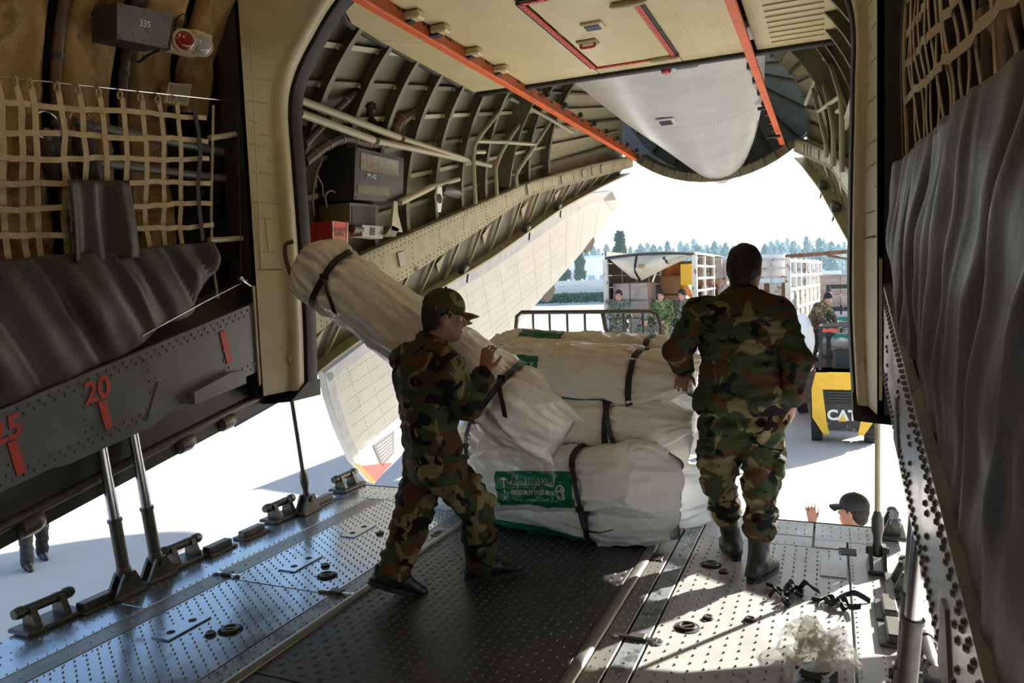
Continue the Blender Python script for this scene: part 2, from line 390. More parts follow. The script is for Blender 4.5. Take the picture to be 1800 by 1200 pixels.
# recessed tie-down rings
hole = mat('recess_black', (.01, .01, .01), .7)
def ring(x, y, r=.055, a=0.):
    m1 = MB(); m1.lathe((x, y, .0005), (0, 0, 1), [(0, r), (.003, r), (.004, r*.92), (.0042, r*.9)], 20)
    o = m1.build('tie_down_pan', hole, floor)
    MB().tube([(x+r*.62*cos(t), y+r*.62*sin(t), .0085) for t in np.linspace(0, 2*pi, 18, endpoint=False)], .007, 6, True).build('ring', dksteel, o, smooth=True)
    u = V(cos(a), sin(a), 0)
    MB().bar(V(x, y, .008)-u*r*.8, V(x, y, .008)+u*r*.8, .014, .008).build('ring_bar', dksteel, o)
for p in ((405, 1107), (575, 1012), (1208, 1103), (1250, 993)): q = AZ(*p); ring(q[0], q[1], .058, .6)
for p in ((370, 1115), (572, 995), (1245, 1087), (1272, 1006), (1318, 1090), (668, 938)): q = AZ(*p); ring(q[0], q[1], .026, .2)
# keyed cover plates
for p in ((320, 1103), (530, 990), (630, 933)):
    q = AZ(*p); o = MB().box((q[0], q[1], .004), (.11, .26, .008), bev=.002).build('cover_plate', rampm, floor)
    for dy in (-.065, .065): MB().lathe((q[0], q[1]+dy, .0083), (0, 0, 1), [(0, .02), (.0008, .02)], 12).build('key_hole', hole, o)
# over-centre latches across the strips
def latch(x, y, s=1.):
    o = MB().box((x, y, .009), (.075*s, .05, .018), bev=.004).build('latch', dksteel, floor)
    for k, (dx, r) in enumerate(((-.09*s, .022), (.09*s, .027))):
        MB().lathe((x+dx, y-.01, 0), (0, 0, 1), [(0, r), (.008, r), (.012, r*.6)], 12).build('latch_eye', steel, o, smooth=True)
    MB().bar((x-.09*s, y-.008, .008), (x+.09*s, y-.008, .008), .02, .011).build('latch_arm', steel, o)
q = AZ(592, 1042); latch(q[0]-.0, q[1]); q = AZ(1120, 1122); latch(q[0], q[1]); q = AZ(400, 1010); latch(q[0], q[1], .8)
q = AZ(1155, 980); o = MB().box((q[0], q[1], .004), (.07, .1, .008), bev=.002).build('access_cover', dksteel, floor); MB().box((q[0], q[1], .009), (.04, .05, .003)).build('slot', hole, o)
q = AZ(1490, 970); MB().box((q[0], q[1], .002), (.09, .1, .004)).build('slot', hole, floor)
q = AZ(770, 938); o = MB().box((q[0], q[1], .004), (.06, .1, .008), bev=.002).build('access_cover', dksteel, floor); MB().box((q[0], q[1], .009), (.035, .05, .003)).build('slot', hole, o)
# hinge lugs, stop blocks on both edges
def lug(x, y, side):
    o = MB().box((x, y, .012), (.16, .3, .024), bev=.008).build('lug_base', dksteel, floor)
    for dy in (-.075, .075):
        MB().prism([(x-.05, y+dy-.016, .02), (x+.05, y+dy-.016, .02), (x+.022*side+.03, y+dy-.016, .115), (x+.022*side-.03, y+dy-.016, .115)], (0, .032, 0)).build('lug_cheek', dksteel, o)
    MB().lathe((x+.02*side, y-.15, .1), (0, 1, 0), [(0, .024), (.02, .03), (.04, .03), (.045, .024), (.25, .024), (.255, .03), (.285, .03), (.3, .022)], 14).build('lug_pin', dksteel, o, smooth=True)
for p in ((75, 1092), (310, 985), (488, 908), (605, 857)): q = AZ(*p); lug(-3.53, q[1], -1); 
for y in (3.14, 4.0, 4.85): lug(.33, y, 1)
def stop(x, y):
    o = MB().box((x, y, .008), (.12, .22, .016), bev=.004).build('stop_base', dksteel, floor)
    MB().box((x, y, .03), (.06, .19, .045), bev=.006).build('stop_block', dksteel, o)
for p in ((170, 1065), (385, 968), (440, 940), (578, 885)): q = AZ(*p); stop(-3.47, q[1])
for y in (2.9, 3.45, 3.7): stop(.25, y)
# clevises for the struts and rods
def clevis(x, y, h=.13):
    o = MB().box((x, y, .012), (.1, .2, .024), bev=.006).build('clevis_base', dksteel, floor)
    for dx in (-.032, .032):
        MB().prism([(x+dx-.009, y-.09, .02), (x+dx-.009, y+.09, .02), (x+dx-.009, y+.035, h), (x+dx-.009, y-.03, h)], (.018, 0, 0)).build('clevis_cheek', dksteel, o)
    MB().cyl((x-.055, y, h-.03), (x+.055, y, h-.03), .02, 10).build('clevis_pin', dksteel, o, smooth=True)
for x, y in ((-3.44, 2.71), (-3.46, 2.93), (-3.43, 4.2), (.23, 2.71), (.25, 2.93), (.23, 4.24)): clevis(x, y)
# ================================================================== SIDE WALLS OF THE HOLD
blank = mat('insulation_cloth', (.34, .215, .075), .62, var=.2, vs=9, bump=1.0, bs=9, dirt=(.2, .125, .045), dirt_t=.57, dirt_s=5)
tanw = mat('tan_webbing', (.50, .40, .24), .8, var=.12, vs=25, bump=.2, bs=200)
dkweb = mat('dark_webbing', (.05, .045, .04), .8)
curt = mat('dark_curtain_vinyl', (.042, .036, .033), .5, var=.12, vs=5, bump=.12, bs=22)
pipe_g = mat('grey_pipe', (.22, .22, .21), .4, .3, var=.1)
def secx(z, X0=-3.78): # inward curve of the hold lining
    z = np.asarray(z, float); return X0 + np.where(z > 2.55, .42*(z-2.55)**2, 0) + np.where(z < 1.2, .1*(1.2-z), 0)
def zt(Y): return 1.09+(Y-2.14)*.253
def zb(Y): return .745+(Y-2.22)*.203
def zd(Y): return .43+(Y-2.16)*.2
YF, YE = 3.80, -2.6   # sill panel aft and forward ends
def side_wall(side):
    L = side < 0
    mm = (lambda p: np.array(p, float)) if L else mir
    nm = 'wall_left' if L else 'wall_right'
    zz = np.linspace(.95, 3.9, 18)
    mb = MB(); mb.grid([[mm((secx(z, -3.92), y, z)) for z in zz] for y in (YE, 3.86)])
    mb.add([mm((-3.92, 3.86, .9)), mm((-3.5, 3.86, .9)), mm((-3.5, 3.86, 4.0)), mm((-3.92, 3.86, 4.0))], [(0, 1, 2, 3)])
    wl_ = mb.build(nm, dark, loc=mm((-3.9, 1, 0)), kind='structure', label=('port' if L else 'starboard')+' side wall of the hold with quilted lining and riveted sill', cat='wall')
    # quilted insulation blankets between ribs
    for k, (y0, y1) in enumerate([(-2.5, -1.7), (-1.62, -.8), (-.72, .1), (.18, .95), (1.03, 1.6), (1.68, 2.2), (2.27, 2.72), (2.8, 3.12), (3.2, 3.52), (3.58, 3.84)]):
        ny, nz = 28, 90; Y, Z = np.meshgrid(np.linspace(y0, y1, ny), np.linspace(1.0 if y0 < 3.5 else 2.72, 3.85, nz), indexing='ij')
        u = (Y-y0)/(y1-y0); edge = np.clip(np.minimum(u, 1-u)*6, 0, 1)**.5
        puff = .055*edge; P = np.stack([Y, Y*0+k, Z], -1)
        w1 = vnoise(np.stack([Y*5+Z*2.2, Z*0+k, Z*2.6-Y*2], -1), 1.0, 3); w2 = vnoise(np.stack([Y*7-Z*4, Z*0+k*3, Z*5+Y*3], -1), 1.0, 5)
        w3 = vnoise(np.stack([Y*13+Z*5, Z*0+k, Z*9-Y*6], -1), 1.0, 8); rid = (1-np.abs(w1)*2)*.026+(1-np.abs(w2)*2)*.02+((1-np.abs(w3))**3)*.016
        tuft = 0
        for zc in np.arange(1.3, 3.8, .42):
            for uc in (.3, .72):
                d2 = ((u-uc)*(y1-y0))**2+(Z-zc-.1*(uc > .5))**2; tuft = tuft-.05*np.exp(-d2/.005)
        X = secx(Z, -3.8)+puff+rid*edge+tuft
        G = np.stack([X, Y, Z], -1); o = MB().grid(mm(G), None).build('insulation_blanket', blank, wl_, smooth=True, ang=180)
        if k > 4 and L:
            mb = MB()
            for zc in np.arange(1.3, 3.8, .42):
                for uc in (.3, .72):
                    z = zc+.1*(uc > .5); mb.dome(mm((secx(z, -3.8)+.034, y0+uc*(y1-y0), z)), (1 if L else -1, 0, .2), .012, .006, 8)
            mb.build('tuft_buttons', rivm, o, kind='stuff')
    # rib pipes with red-brown clamps between blankets
    for y in (1.64, 2.235, 2.76, 3.16):
        o = MB().tube([mm((secx(z, -3.76)+.03, y, z)) for z in np.linspace(1.05, 3.8, 24)], .028, 10).build('rib_pipe', mat('rib_brown', (.12, .075, .05), .5, var=.3, vs=10), wl_, smooth=True)
        for z in (1.5, 2.0, 2.5, 2.85, 3.2, 3.5): MB().tube([mm((secx(z+d, -3.76)+.03, y, z+d)) for d in (-.014, .014)], .036, 10).build('clamp', dksteel, o, smooth=True)
    # grey sill panel
    X0 = -3.43
    def sp(y, z): return mm((X0, y, z))
    t = V(-.03 if L else .03, 0, 0)
    poly = [sp(YE, zb(YE)), sp(2.35, zb(2.35)), sp(2.45, zb(2.45)-.02), sp(2.95, zb(2.95)-.03), sp(3.05, zb(3.05)), sp(YF, zb(YF)), sp(YF, zt(YF)), sp(YE, zt(YE))]
    sl = MB().prism(poly, t).build('sill_panel', sillm if L else mat('bare_sill_metal', (.55, .56, .57), .3, .8, var=.12, vs=4, bump=.04, bs=8, rvar=.08), wl_)
    mb = MB(); nx = (1, 0, 0) if L else (-1, 0, 0); rr = .0085 if L else .0105
    def rv(y, z): mb.dome(sp(y, z), nx, rr, .0075, 6)
    for y in np.arange(.3, YF, .052):
        rv(y, zt(y)-.028); rv(y+.026, zt(y+.026)-.058); rv(y, zb(y)+.03); rv(y+.026, zb(y+.026)+.06)
    for yy in (.7, 1.15, 1.62, 2.12, 2.55, 2.95, 3.5):
        for k in range(4):
            z0 = zb(yy)+.1+k*.06; rv(yy, z0); 
            if k in (0, 2): rv(yy+.04, z0+.015)
    mb.build('rivets', rivm if L else dksteel, sl, kind='stuff')
    # stiffener plates
    for yc in (1.75, 3.0):
        MB().prism([sp(yc-.09, zb(yc)-.0), sp(yc+.11, zb(yc)+.03), sp(yc+.06, zb(yc)+.2), sp(yc, zb(yc)+.2)], -t*.25).build('gusset', sillm, sl)
    # upper dark channel behind the sill and hooks
    MB().hexa([mm((-3.5, YE, zt(YE)-.1)), mm((-3.47, YE, zt(YE)-.1)), mm((-3.47, 3.9, zt(3.9)-.1)), mm((-3.5, 3.9, zt(3.9)-.1)), mm((-3.62, YE, zt(YE)+.12)), mm((-3.6, YE, zt(YE)+.12)), mm((-3.6, 3.9, zt(3.9)+.12)), mm((-3.62, 3.9, zt(3.9)+.12))]).build('sill_channel', dark, wl_)
    YL = 4.4 if L else 3.9
    # outer lower longeron: the dark belly edge below the sill
    mb = MB()
    for a, b in (((-3.5), -4.02),):
        mb.hexa([mm((-3.55, YE, zd(YE))), mm((-3.62, YE, zd(YE))), mm((-3.62, YL, zd(YL))), mm((-3.55, YL, zd(YL))), mm((-3.52, YE, zb(YE)+.1)), mm((-4.0, YE, zb(YE)+.75)), mm((-4.0, YL, zb(YL)+.75)), mm((-3.52, YL, zb(YL)+.1))])
    lg = mb.build('lower_longeron', mat('belly_dark', (.04, .038, .033), .5, .2, var=.3, vs=7), wl_)
    MB().tube([mm((-3.55, y, zd(y)+.1)) for y in (YE, YL)], .032, 10).build('belly_pipe', dksteel, lg, smooth=True)
    for y in (2.32, 3.28, 3.62, 4.45)[:4 if L else 3]: MB().lathe(mm((-3.56, y-.08, zd(y)+.03)), (0, 1, .2), [(0, .03), (.02, .055), (.09, .06), (.13, .045), (.15, .02)], 14).build('actuator', dksteel, lg, smooth=True)
    if L: MB().prism([mm((-3.44, 3.2, zb(3.2)-.0)), mm((-3.44, 3.62, zb(3.62)-.02)), mm((-3.44, 3.62, zb(3.62)+.06)), mm((-3.44, 3.5, zb(3.5)+.09)), mm((-3.44, 3.2, zb(3.2)+.07))], -2.2*t).build('deflector', sillm, sl)
    return wl_, sl, mm
WL, SILL_L, _ = side_wall(-1)
WR, SILL_R, _ = side_wall(1)
# outer hull skins of the fuselage, seen from outside only and by the sun
hullm = mat('hull_grey', (.55, .56, .57), .4, var=.05)
for side, wall in ((-1, WL), (1, WR)):
    mm = (lambda p: np.array(p, float)) if side < 0 else mir
    G = []
    for y in (-14, YE, 4.3):
        G.append([mm((CX-2.68*cos(a), y, 1.75+2.6*sin(a))) for a in np.linspace(R_(-18), R_(90), 16)])
    MB().grid(G).build('hull_skin', hullm, wall, smooth=True)
# forward: floor and bulkhead that close the hold behind the camera
MB().box((CX, YE-.05, 1.9), (5., .08, 4.2)).build('wall_front', mat('bulkhead_tan', (.35, .3, .2), .6), label='forward bulkhead closing the hold', cat='wall', kind='structure')
# red numerals and stripes
nrm = V(1, 0, 0)
for body, p, h in (('20', (172, 686), .105), ('25', (12, 757), .105)):
    q = AX(p[0], p[1], -3.424); text('numeral', body, q, (0, 1, .2), (0, -.03, 1), h*1.45, redp, SILL_L, bold=.004)
for (x0, y0), (x1, y1) in (((176, 705), (192, 752)), ((18, 775), (38, 832)), ((388, 582), (404, 638))):
    a = AX(x0+3, y0, -3.424); b = AX(x1, y1, -3.424)
    MB().bar(a, b, .004, .045, up=(0, 1, .2)).build('stripe', redp, SILL_L)
# ================================================================== PRESSURE FRAME (cream pillars + black seal)
# inner contour of the port half in (X, z) at Y = 4.2, from the foot to the crown
half = [(-3.33, .9), (-3.31, 1.38), (-3.315, 1.95), (-3.325, 2.44), (-3.325, 2.8), (-3.25, 3.02), (-3.08, 3.24), (-2.88, 3.44), (-2.5, 3.68), (-2.0, 3.82), (-1.6, 3.86)]
half = spline([(a, 0, b) for a, b in half], 5)[:, [0, 2]]
for side in (-1, 1):
    mm = (lambda p: np.array(p, float)) if side < 0 else (lambda p: mir(p))
    fr = empty('trim_1' if side < 0 else 'trim_2', mm((-3.4, 4.0, .9)), kind='structure', cat='door frame',
               label=('cream riveted pressure-frame pillar beside the grey numbered sill' if side < 0 else 'cream frame pillar with black seal beside the big dark curtain'))
    # outward normals of the contour
    T = np.gradient(half, axis=0); Nn = np.stack([-T[:, 1], T[:, 0]], 1); Nn /= np.linalg.norm(Nn, axis=1)[:, None]
    def cp(k, off, y): q = half[k]+Nn[k]*off; return mm((q[0], y, q[1]))
    K = range(len(half))
    # web (faces inboard, slanting out towards the hold)
    yf = 3.80; arc = np.concatenate([[0], np.cumsum(np.linalg.norm(np.diff(half, axis=0), axis=1))])
    k0 = int(np.argmax(half[:, 1] > 2.7))
    def fp(k, e=0.):   # straight forward edge of the pillar
        return mm((-3.405-e, yf, half[k, 1] if k <= k0 else half[k0, 1]+(arc[k]-arc[k0])*.95))
    G = [[fp(k) for k in K], [cp(k, .045, 4.02) for k in K]]
    web = MB().grid(G, V(-.03*(-1 if side < 0 else 1)*-1, 0, 0)).build('pillar_web', cream, fr, smooth=True, ang=50)
    G2 = [[fp(k) for k in K], [fp(k, .2) for k in K]]
    MB().grid(G2).build('pillar_side', dark, fr)
    # rounded cream flange
    MB().grid([[cp(k, .045, 4.02) for k in K], [cp(k, .015, 4.03) for k in K], [cp(k, .0, 4.06) for k in K], [cp(k, .0, 4.12) for k in K], [cp(k, .03, 4.14) for k in K]]).build('pillar_flange', cream, fr, smooth=True, ang=60)
    # black seal
    MB().grid([[cp(k, .05, 4.14) for k in K], [cp(k, -.012, 4.145) for k in K], [cp(k, -.022, 4.19) for k in K], [cp(k, -.012, 4.25) for k in K], [cp(k, .06, 4.27) for k in K], [cp(k, .3, 4.27) for k in K]]).build('seal', seal, fr, smooth=True, ang=60)
    # foot: dark box around the bottom of the frame
    ft = MB(); a, b = -3.31, -3.72
    ft.hexa([mm((a, 3.95, .84)), mm((a, 4.27, .84)), mm((b, 4.27, .80)), mm((b, 3.95, .80)), mm((a, 4.14, .95)), mm((a, 4.27, .95)), mm((b, 4.27, 1.02)), mm((b, 4.14, 1.02))])
    ft.build('seal_foot', seal, fr)
    # lower cream plate with rounded notch, over the end of the sill
    X1 = -3.395
    def sp(y, z): return mm((X1-(3.8-y)*-.0-.03, y, z))
    MB().prism([sp(3.78, .97), sp(3.86, 1.03), sp(4.02, 1.09), sp(4.02, 1.62), sp(3.78, 1.62)], V(.012 if side < 0 else -.012, 0, 0)).build('foot_plate', cream, fr)
    MB().prism([mm((-3.36, 4.0, 1.12)), mm((-3.36, 4.12, .88)), mm((-3.36, 4.13, 1.25))], V(.01 if side < 0 else -.01, 0, 0)).build('foot_gusset', cream, fr)
    MB().lathe(mm((-3.415, 3.86, 1.06)), (1, 0, 0) if side < 0 else (-1, 0, 0), [(0, .03), (.006, .03), (.008, .024)], 16).build('notch', seal, fr)
    # rivets on the web
    mb = MB(); nx = mm((CX+1, 0, 0))-mm((CX, 0, 0))
    def wp(z, u):  # u 0..1 across the web
        k = int(np.argmin(np.abs(half[:40, 1]-z))); return fp(k)*(1-u)+cp(k, .045, 4.02)*u
    off = nx*.0+V(0, 0, 0)
    for z in list(np.arange(1.75, 3.3, .15))+[1.72]:
        for u in np.linspace(.12, .92, 11): mb.dome(wp(z-.03*u, u), nx, .0065, .005, 6)
    for z in np.arange(1.1, 1.6, .045):
        for u in (.1, .22): mb.dome(sp(3.8+u*.2, z)+nx*.012, nx, .0075, .006, 6)
    for z in (1.6, 1.56, 1.5, 1.44, 1.22, 1.18):
        for u in np.linspace(.35, .95, 6): mb.dome(sp(3.8+u*.2, z-.04+u*.06)+nx*.012, nx, .006, .005, 6)
    mb.build('rivets', cream, fr, kind='stuff')
    if side < 0:
        for u0, z0, z1 in ((.2, 1.75, 3.3), (.5, 1.85, 2.1)):
            MB().bar(wp(z0, u0)+nx*.002, wp(z1, u0-.04)+nx*.002, .004, .006, up=(0, 1, 0)).build('seam_bead', cream, fr)

# ================================================================== CARGO NETS
random.seed(3)
def wob(a): return random.uniform(-a, a)
def net(side, X, label, ext):
    mm = (lambda p: np.array(p, float)) if side < 0 else mir
    r = empty('cargo_net', mm((X, 2.9, 1.8)), label, 'cargo net')
    ys = ext+[2.39, 2.46, 2.60, 2.71, 2.83, 2.96, 3.09, 3.21, 3.33]
    def topz(y): return 2.61+.115*(y-2.39)-.015*sin((y-2.2)*2)
    for y in ys:
        P = [mm((X+wob(.008)+.015*sin(q*3), y+wob(.004)-.012*(q-1), topz(y)-.01-(topz(y)-1.76)*(q/2))) for q in np.linspace(0, 2, 9)]
        MB().ribbon(spline(P, 3), (0, 1, 0) if side < 0 else (0, 1, .0), .031, .003).build('vertical_strap', tanw, r)
        MB().tube([mm((X+.018*cos(t), y, topz(y)+.022*sin(t))) for t in np.linspace(0, 2*pi, 10, endpoint=False)], .006, 5, True).build('strap_loop', tanw, r, smooth=True)
    hz = [(2.49, 2.66), (2.36, 2.52), (2.24, 2.41), (2.12, 2.27), (2.01, 2.14), (1.88, 2.01)][:6 if side < 0 else 4]
    y0 = min(ys)-.3
    for za, zb_ in hz:
        P = []
        for y in np.linspace(y0, 3.56, 34):
            t = (y-2.3)/1.28; P.append(mm((X+.012+.006*sin(y*40), y, za+(zb_-za)*t-.009*abs(sin((y-2.39)*pi/.125))+.006*sin(y*9+za*20))))
        MB().ribbon(P, (0, .0, 1), .028, .003).build('horizontal_strap', tanw, r)
    # end lashing rope and dark strap
    MB().ribbon(spline([mm((X+.02, 3.45, 2.72)), mm((X+.03, 3.47, 2.45)), mm((X+.03, 3.43, 2.2)), mm((X+.02, 3.45, 1.9))], 5), (0, 1, 0), .03, .004).build('dark_strap', dkweb, r, label='dark webbing strap')
    MB().tube(spline([mm((X, 3.63, 2.74)), mm((X+.01, 3.58, 2.4)), mm((X, 3.55, 2.05)), mm((X+.01, 3.53, 1.75)), mm((X, 3.56, 1.55))], 5), .008, 6).build('edge_rope', tanw, r, smooth=True)
    MB().tube([mm((X, y0, 2.60+.115*(y0-2.39)))] + [mm((X, 3.95, 2.82))], .004, 6).build('head_cable', steel, r, smooth=True)
    MB().lathe(mm((X, 3.86, 2.8)), (0, .9, .45), [(0, .008), (.03, .012), (.08, .012), (.12, .006)], 8).build('cable_hook', steel, r, smooth=True)
    return r
net(-1, -3.5, 'tan webbing cargo net over the quilted port wall', [1.5, 1.64, 1.78, 1.92, 2.06, 2.2, 2.3])
net(1, -3.505, 'tan webbing cargo net above the big dark curtain on the right', [1.1, 1.3, 1.5, 1.68, 1.84, 2.0, 2.15, 2.28])

# ================================================================== DARK CURTAINS
def curtain(side, X, y0, y1, label, amp):
    mm = (lambda p: np.array(p, float)) if side < 0 else mir
    ny, nz = 150, 46; Y = np.linspace(y0, y1, ny)[:, None]; s = np.linspace(0, 1, nz)[None, :]
    top = (1.77+.10*(Y-2.25)) if side < 0 else (1.9+.055*(Y-1.5)); bot = zt(Y)-(.03 if side < 0 else .1)+.02*np.sin(Y*15)+(np.clip((Y-2.6)*.2, 0, .2)+np.clip((Y-3.3)*.6, 0, .2) if side < 0 else 0)
    Z = top+(bot-top)*s
    sl = Y-.55*(top-Z)   # folds lean forward as they fall
    ph = sl*24+1.6*np.sin(sl*4.1)
    fold = (np.abs(np.sin(ph/2))**.8-.5)*.03*amp+.012*amp*np.sin(sl*7.3+1)+.006*np.sin(sl*41)
    dx = fold*(.25+.9*np.sin(np.pi*np.clip(s*.8+.12, 0, 1)))
    dx = dx + .012*vnoise(np.stack([Y*6+Z*0, Z*6+Y*0, Z*0+Y*0], -1))
    G = np.stack([X+dx+.02*np.sin(np.pi*s), Y+0*s+.02*np.sin(sl*17), Z], -1)
    r = MB().grid(mm(G), V(.004, 0, 0)).build('curtain', curt, loc=mm((X, (y0+y1)/2, 1.4)), smooth=True, ang=180, label=label, cat='curtain')
    # hem hooks
    for y in np.arange(max(y0, 1.2)+.1, y1-.1, .2):
        MB().box(mm((X+.0, y, float(zt(y))-.03)), (.03, .035, .03), bev=.006).build('hem_clip', dksteel, r)
    return r
cl = curtain(-1, -3.46, .6, 3.5, 'dark vinyl curtain hanging in folds above the numbered sill', 1.)
G = []
for y, z1, z0 in zip(np.linspace(2.55, 2.94, 24), np.linspace(2.16, 2.2, 24), np.linspace(1.76, 1.79, 24)):
    G.append([(-3.44+.02*sin((y-2.5)*14+s*2)+.015*sin(y*40), y+.01*s, z1+(z0-z1)*s) for s in np.linspace(0, 1, 16)])
MB().grid(G, V(.004, 0, 0)).build('curtain_flap', curt, cl, smooth=True, ang=180)
curtain(1, -3.465, .35, 3.6, 'big dark vinyl curtain filling the right side of the hold', .45)
# thin rope with hooks below the port curtain
mb = MB(); mb.tube([AX(435, 492, -3.44), AX(360, 530, -3.44), AX(250, 590, -3.44)], .004, 6)
ro = mb.build('hem_rope', steel, loc=(-3.44, 3.3, 1.45), smooth=True, label='thin steel rope running under the port curtain hem', cat='rope')
MB().lathe(AX(420, 488, -3.43), AX(445, 506, -3.43)-AX(420, 488, -3.43), [(0, .014), (.02, .02), (.05, .012), (.12, .01)], 8).build('turnbuckle', steel, ro, smooth=True)
# vertical thin line from the cable hook
MB().tube([AX(418, 190, -3.45), AX(424, 480, -3.45)], .003, 5).build('hanging_line', dkweb, loc=AX(424, 480, -3.45), label='thin dark line hanging beside the cream pillar', cat='rope')

# ================================================================== EQUIPMENT ON THE PORT WALL
greybox = mat('grey_box_paint', (.17, .18, .19), .4, .2, var=.15, vs=10, dirt=(.1, .1, .1), dirt_t=.62, dirt_s=8)
p = [AX(205, 5, -3.42), AX(205, 68, -3.42), AX(293, 85, -3.42), AX(305, 25, -3.42)]
r = empty('control_box', p[1], 'grey control box marked 335 on the quilted wall', 'box')
MB().prism(p, V(-.16, -.02, 0)).build('case', mat('box_dark', (.03, .03, .03), .5), r)
MB().prism([q+V(.004, 0, 0) for q in p], V(-.012, 0, 0)).build('face_plate', greybox, r)
c = sum(p)/4; ex = p[3]-p[0]; ez = p[0]-p[1]
text('marking', '335', c+V(.006, 0, .01), ex, ez, .05, white, r)
for a in (.06, .5, .94):
    for b in (.06, .94): MB().dome(p[1]+(p[2]-p[1])*a+(p[0]-p[1])*b*(1 if a < .5 else .95)+V(.006, 0, 0), (1, 0, 0), .006, .004, 6).build('screw', rivm, r)
MB().tube(spline([AX(225, 72, -3.6), AX(228, 90, -3.6), AX(240, 110, -3.62), AX(262, 96, -3.62), AX(280, 88, -3.6)], 5), .008, 6).build('cable', black, r, smooth=True)
r = empty('signal_lamp', AX(336, 90, -3.6), 'pair of round signal lamps, red and clear, beside the box 335', 'lamp')
MB().prism([AX(303, 50, -3.44), AX(300, 88, -3.44), AX(345, 100, -3.44), AX(372, 92, -3.44), AX(373, 62, -3.44), AX(345, 52, -3.44)], V(-.05, 0, 0)).build('bracket', cream, r)
for (x, y, m) in ((322, 72, mat('red_lens', (.25, .02, .02), .15, coat=1)), (352, 80, mat('clear_lens', (.4, .41, .42), .12, coat=1))):
    q = AX(x, y, -3.42); d = V(1, -.55, -.25); d /= np.linalg.norm(d)
    h = MB().lathe(q-d*.03, d, [(0, .062), (.05, .066), (.062, .066), (.064, .056)], 24).build('bezel', cream, r, smooth=True)
    MB().lathe(q+d*.03, d, [(0, .055), (.008, .05), (.016, .036), (.02, .012)], 24).build('lens', m, h, smooth=True)
MB().tube(spline([AX(305, 60, -3.44), AX(312, 32, -3.44), AX(325, 26, -3.44), AX(326, 45, -3.44)], 5), .006, 6).build('cable', black, r, smooth=True)
r = empty('vent_unit', AX(315, 185, -3.62), 'small cream slotted vent unit on the quilted wall', 'vent')
p = [AX(297, 145, -3.6), AX(290, 180, -3.6), AX(331, 186, -3.6), AX(337, 148, -3.6)]
MB().prism(p, V(-.06, 0, 0)).build('body', cream, r)
for k in range(6):
    t = .14+k*.14; MB().bar(p[0]*(1-t)+p[1]*t+V(.004, .02, 0), p[3]*(1-t)+p[2]*t+V(.004, -.02, 0), .008, .008).build('louvre', mat('vent_grey', (.3, .28, .22), .5), r)
# grey pipes behind the net
for k, (a, b, lab) in enumerate((((130, 215), (395, 268), 'upper'), ((170, 285), (400, 315), 'lower'))):
    MB().cyl(AX(a[0], a[1], -3.62), AX(b[0], b[1], -3.62), .026, 12).build('grey_pipe', pipe_g, loc=AX(a[0], a[1], -3.62), smooth=True, label=lab+' of the two grey pipes sloping behind the cargo net', cat='pipe')
for k, (a, b, lab) in enumerate((((368, 243), (438, 232), 'cream pipe stub joining the pillar below the cable hook'), ((368, 422), (445, 418), 'cream pipe stub above the curtain corner'))):
    MB().cyl(AX(a[0], a[1], -3.5), AX(b[0], b[1], -3.5), .018, 10).build('cream_pipe', cream, loc=AX(a[0], a[1], -3.5), smooth=True, label=lab, cat='pipe')
for k, (a, b, lab) in enumerate((((78, 225), (108, 330), 'dark grey canister, forward of two behind the cargo net'), ((140, 222), (165, 330), 'dark grey canister, aft of two behind the cargo net'))):
    A_ = AX(b[0], b[1], -3.6); B_ = AX(a[0], a[1], -3.6); d = B_-A_; L_ = np.linalg.norm(d); d /= L_
    r = MB().lathe(A_, d, [(0, .03), (.02, .055), (.05, .06), (L_*.7, .06), (L_*.85, .045), (L_, .02)], 18).build('canister', mat('canister_grey', (.07, .075, .08), .35, .3), loc=A_, smooth=True, label=lab, cat='canister')
    MB().tube([B_+V(.02, .07*cos(t), .07*sin(t)+.01) for t in np.linspace(0, 2*pi, 20, endpoint=False)], .006, 6, True).build('ring', steel, r, smooth=True)

# ================================================================== STRUTS AND RODS BETWEEN SILL AND RAMP
def strut(x, y, top, lab):
    r = empty('hydraulic_strut', (x, y, .1), lab, 'strut', 'hydraulic ramp struts')
    a = V(x, y, .1); b = V(*top); d = b-a; L_ = np.linalg.norm(d); d /= L_
    MB().cyl(a+d*.05, a+d*(L_*.38), .032, 16).build('cylinder', dksteel, r, smooth=True)
    MB().cyl(a+d*(L_*.37), a+d*(L_*.39), .037, 16).build('gland', dksteel, r, smooth=True)
    MB().cyl(a+d*(L_*.38), b, .027, 16).build('piston_rod', steel, r, smooth=True)
    MB().lathe(a-d*.02, d, [(0, .02), (.02, .03), (.05, .04), (.08, .034)], 12).build('rod_eye', dksteel, r, smooth=True)
strut(-3.44, 2.71, (-3.485, 2.66, .92), 'shiny hydraulic strut left of its twin under the numeral 20')
strut(-3.46, 2.93, (-3.49, 2.86, .92), 'shiny hydraulic strut right of its twin under the numeral 20')
strut(.23, 2.71, (.285, 2.66, .92), 'steel hydraulic strut nearest the camera under the right sill')
strut(.25, 2.93, (.29, 2.86, .92), 'steel hydraulic strut on the right ramp edge behind its twin')
for x, y, top, lab in ((-3.43, 4.2, tuple(AX(503, 640, -3.5)), 'thin steel ramp rod left of the carried bag'), (.23, 4.24, (.235, 4.28, 1.0), 'thin pale ramp rod standing beside the waving man')):
    r = empty('ramp_rod', (x, y, .1), lab, 'rod')
    a = V(x, y, .1); b = V(*top); d = b-a; L_ = np.linalg.norm(d); d /= L_; mm_ = dksteel if x < -2 else cream
    MB().cyl(a+d*.2, b, .0145, 10).build('shaft', mm_, r, smooth=True)
    MB().lathe(a-d*.03, d, [(0, .02), (.03, .03), (.07, .022), (.1, .02), (.14, .03), (.2, .03), (.24, .016)], 12).build('turnbuckle', dksteel, r, smooth=True)
FILL_W = 8.
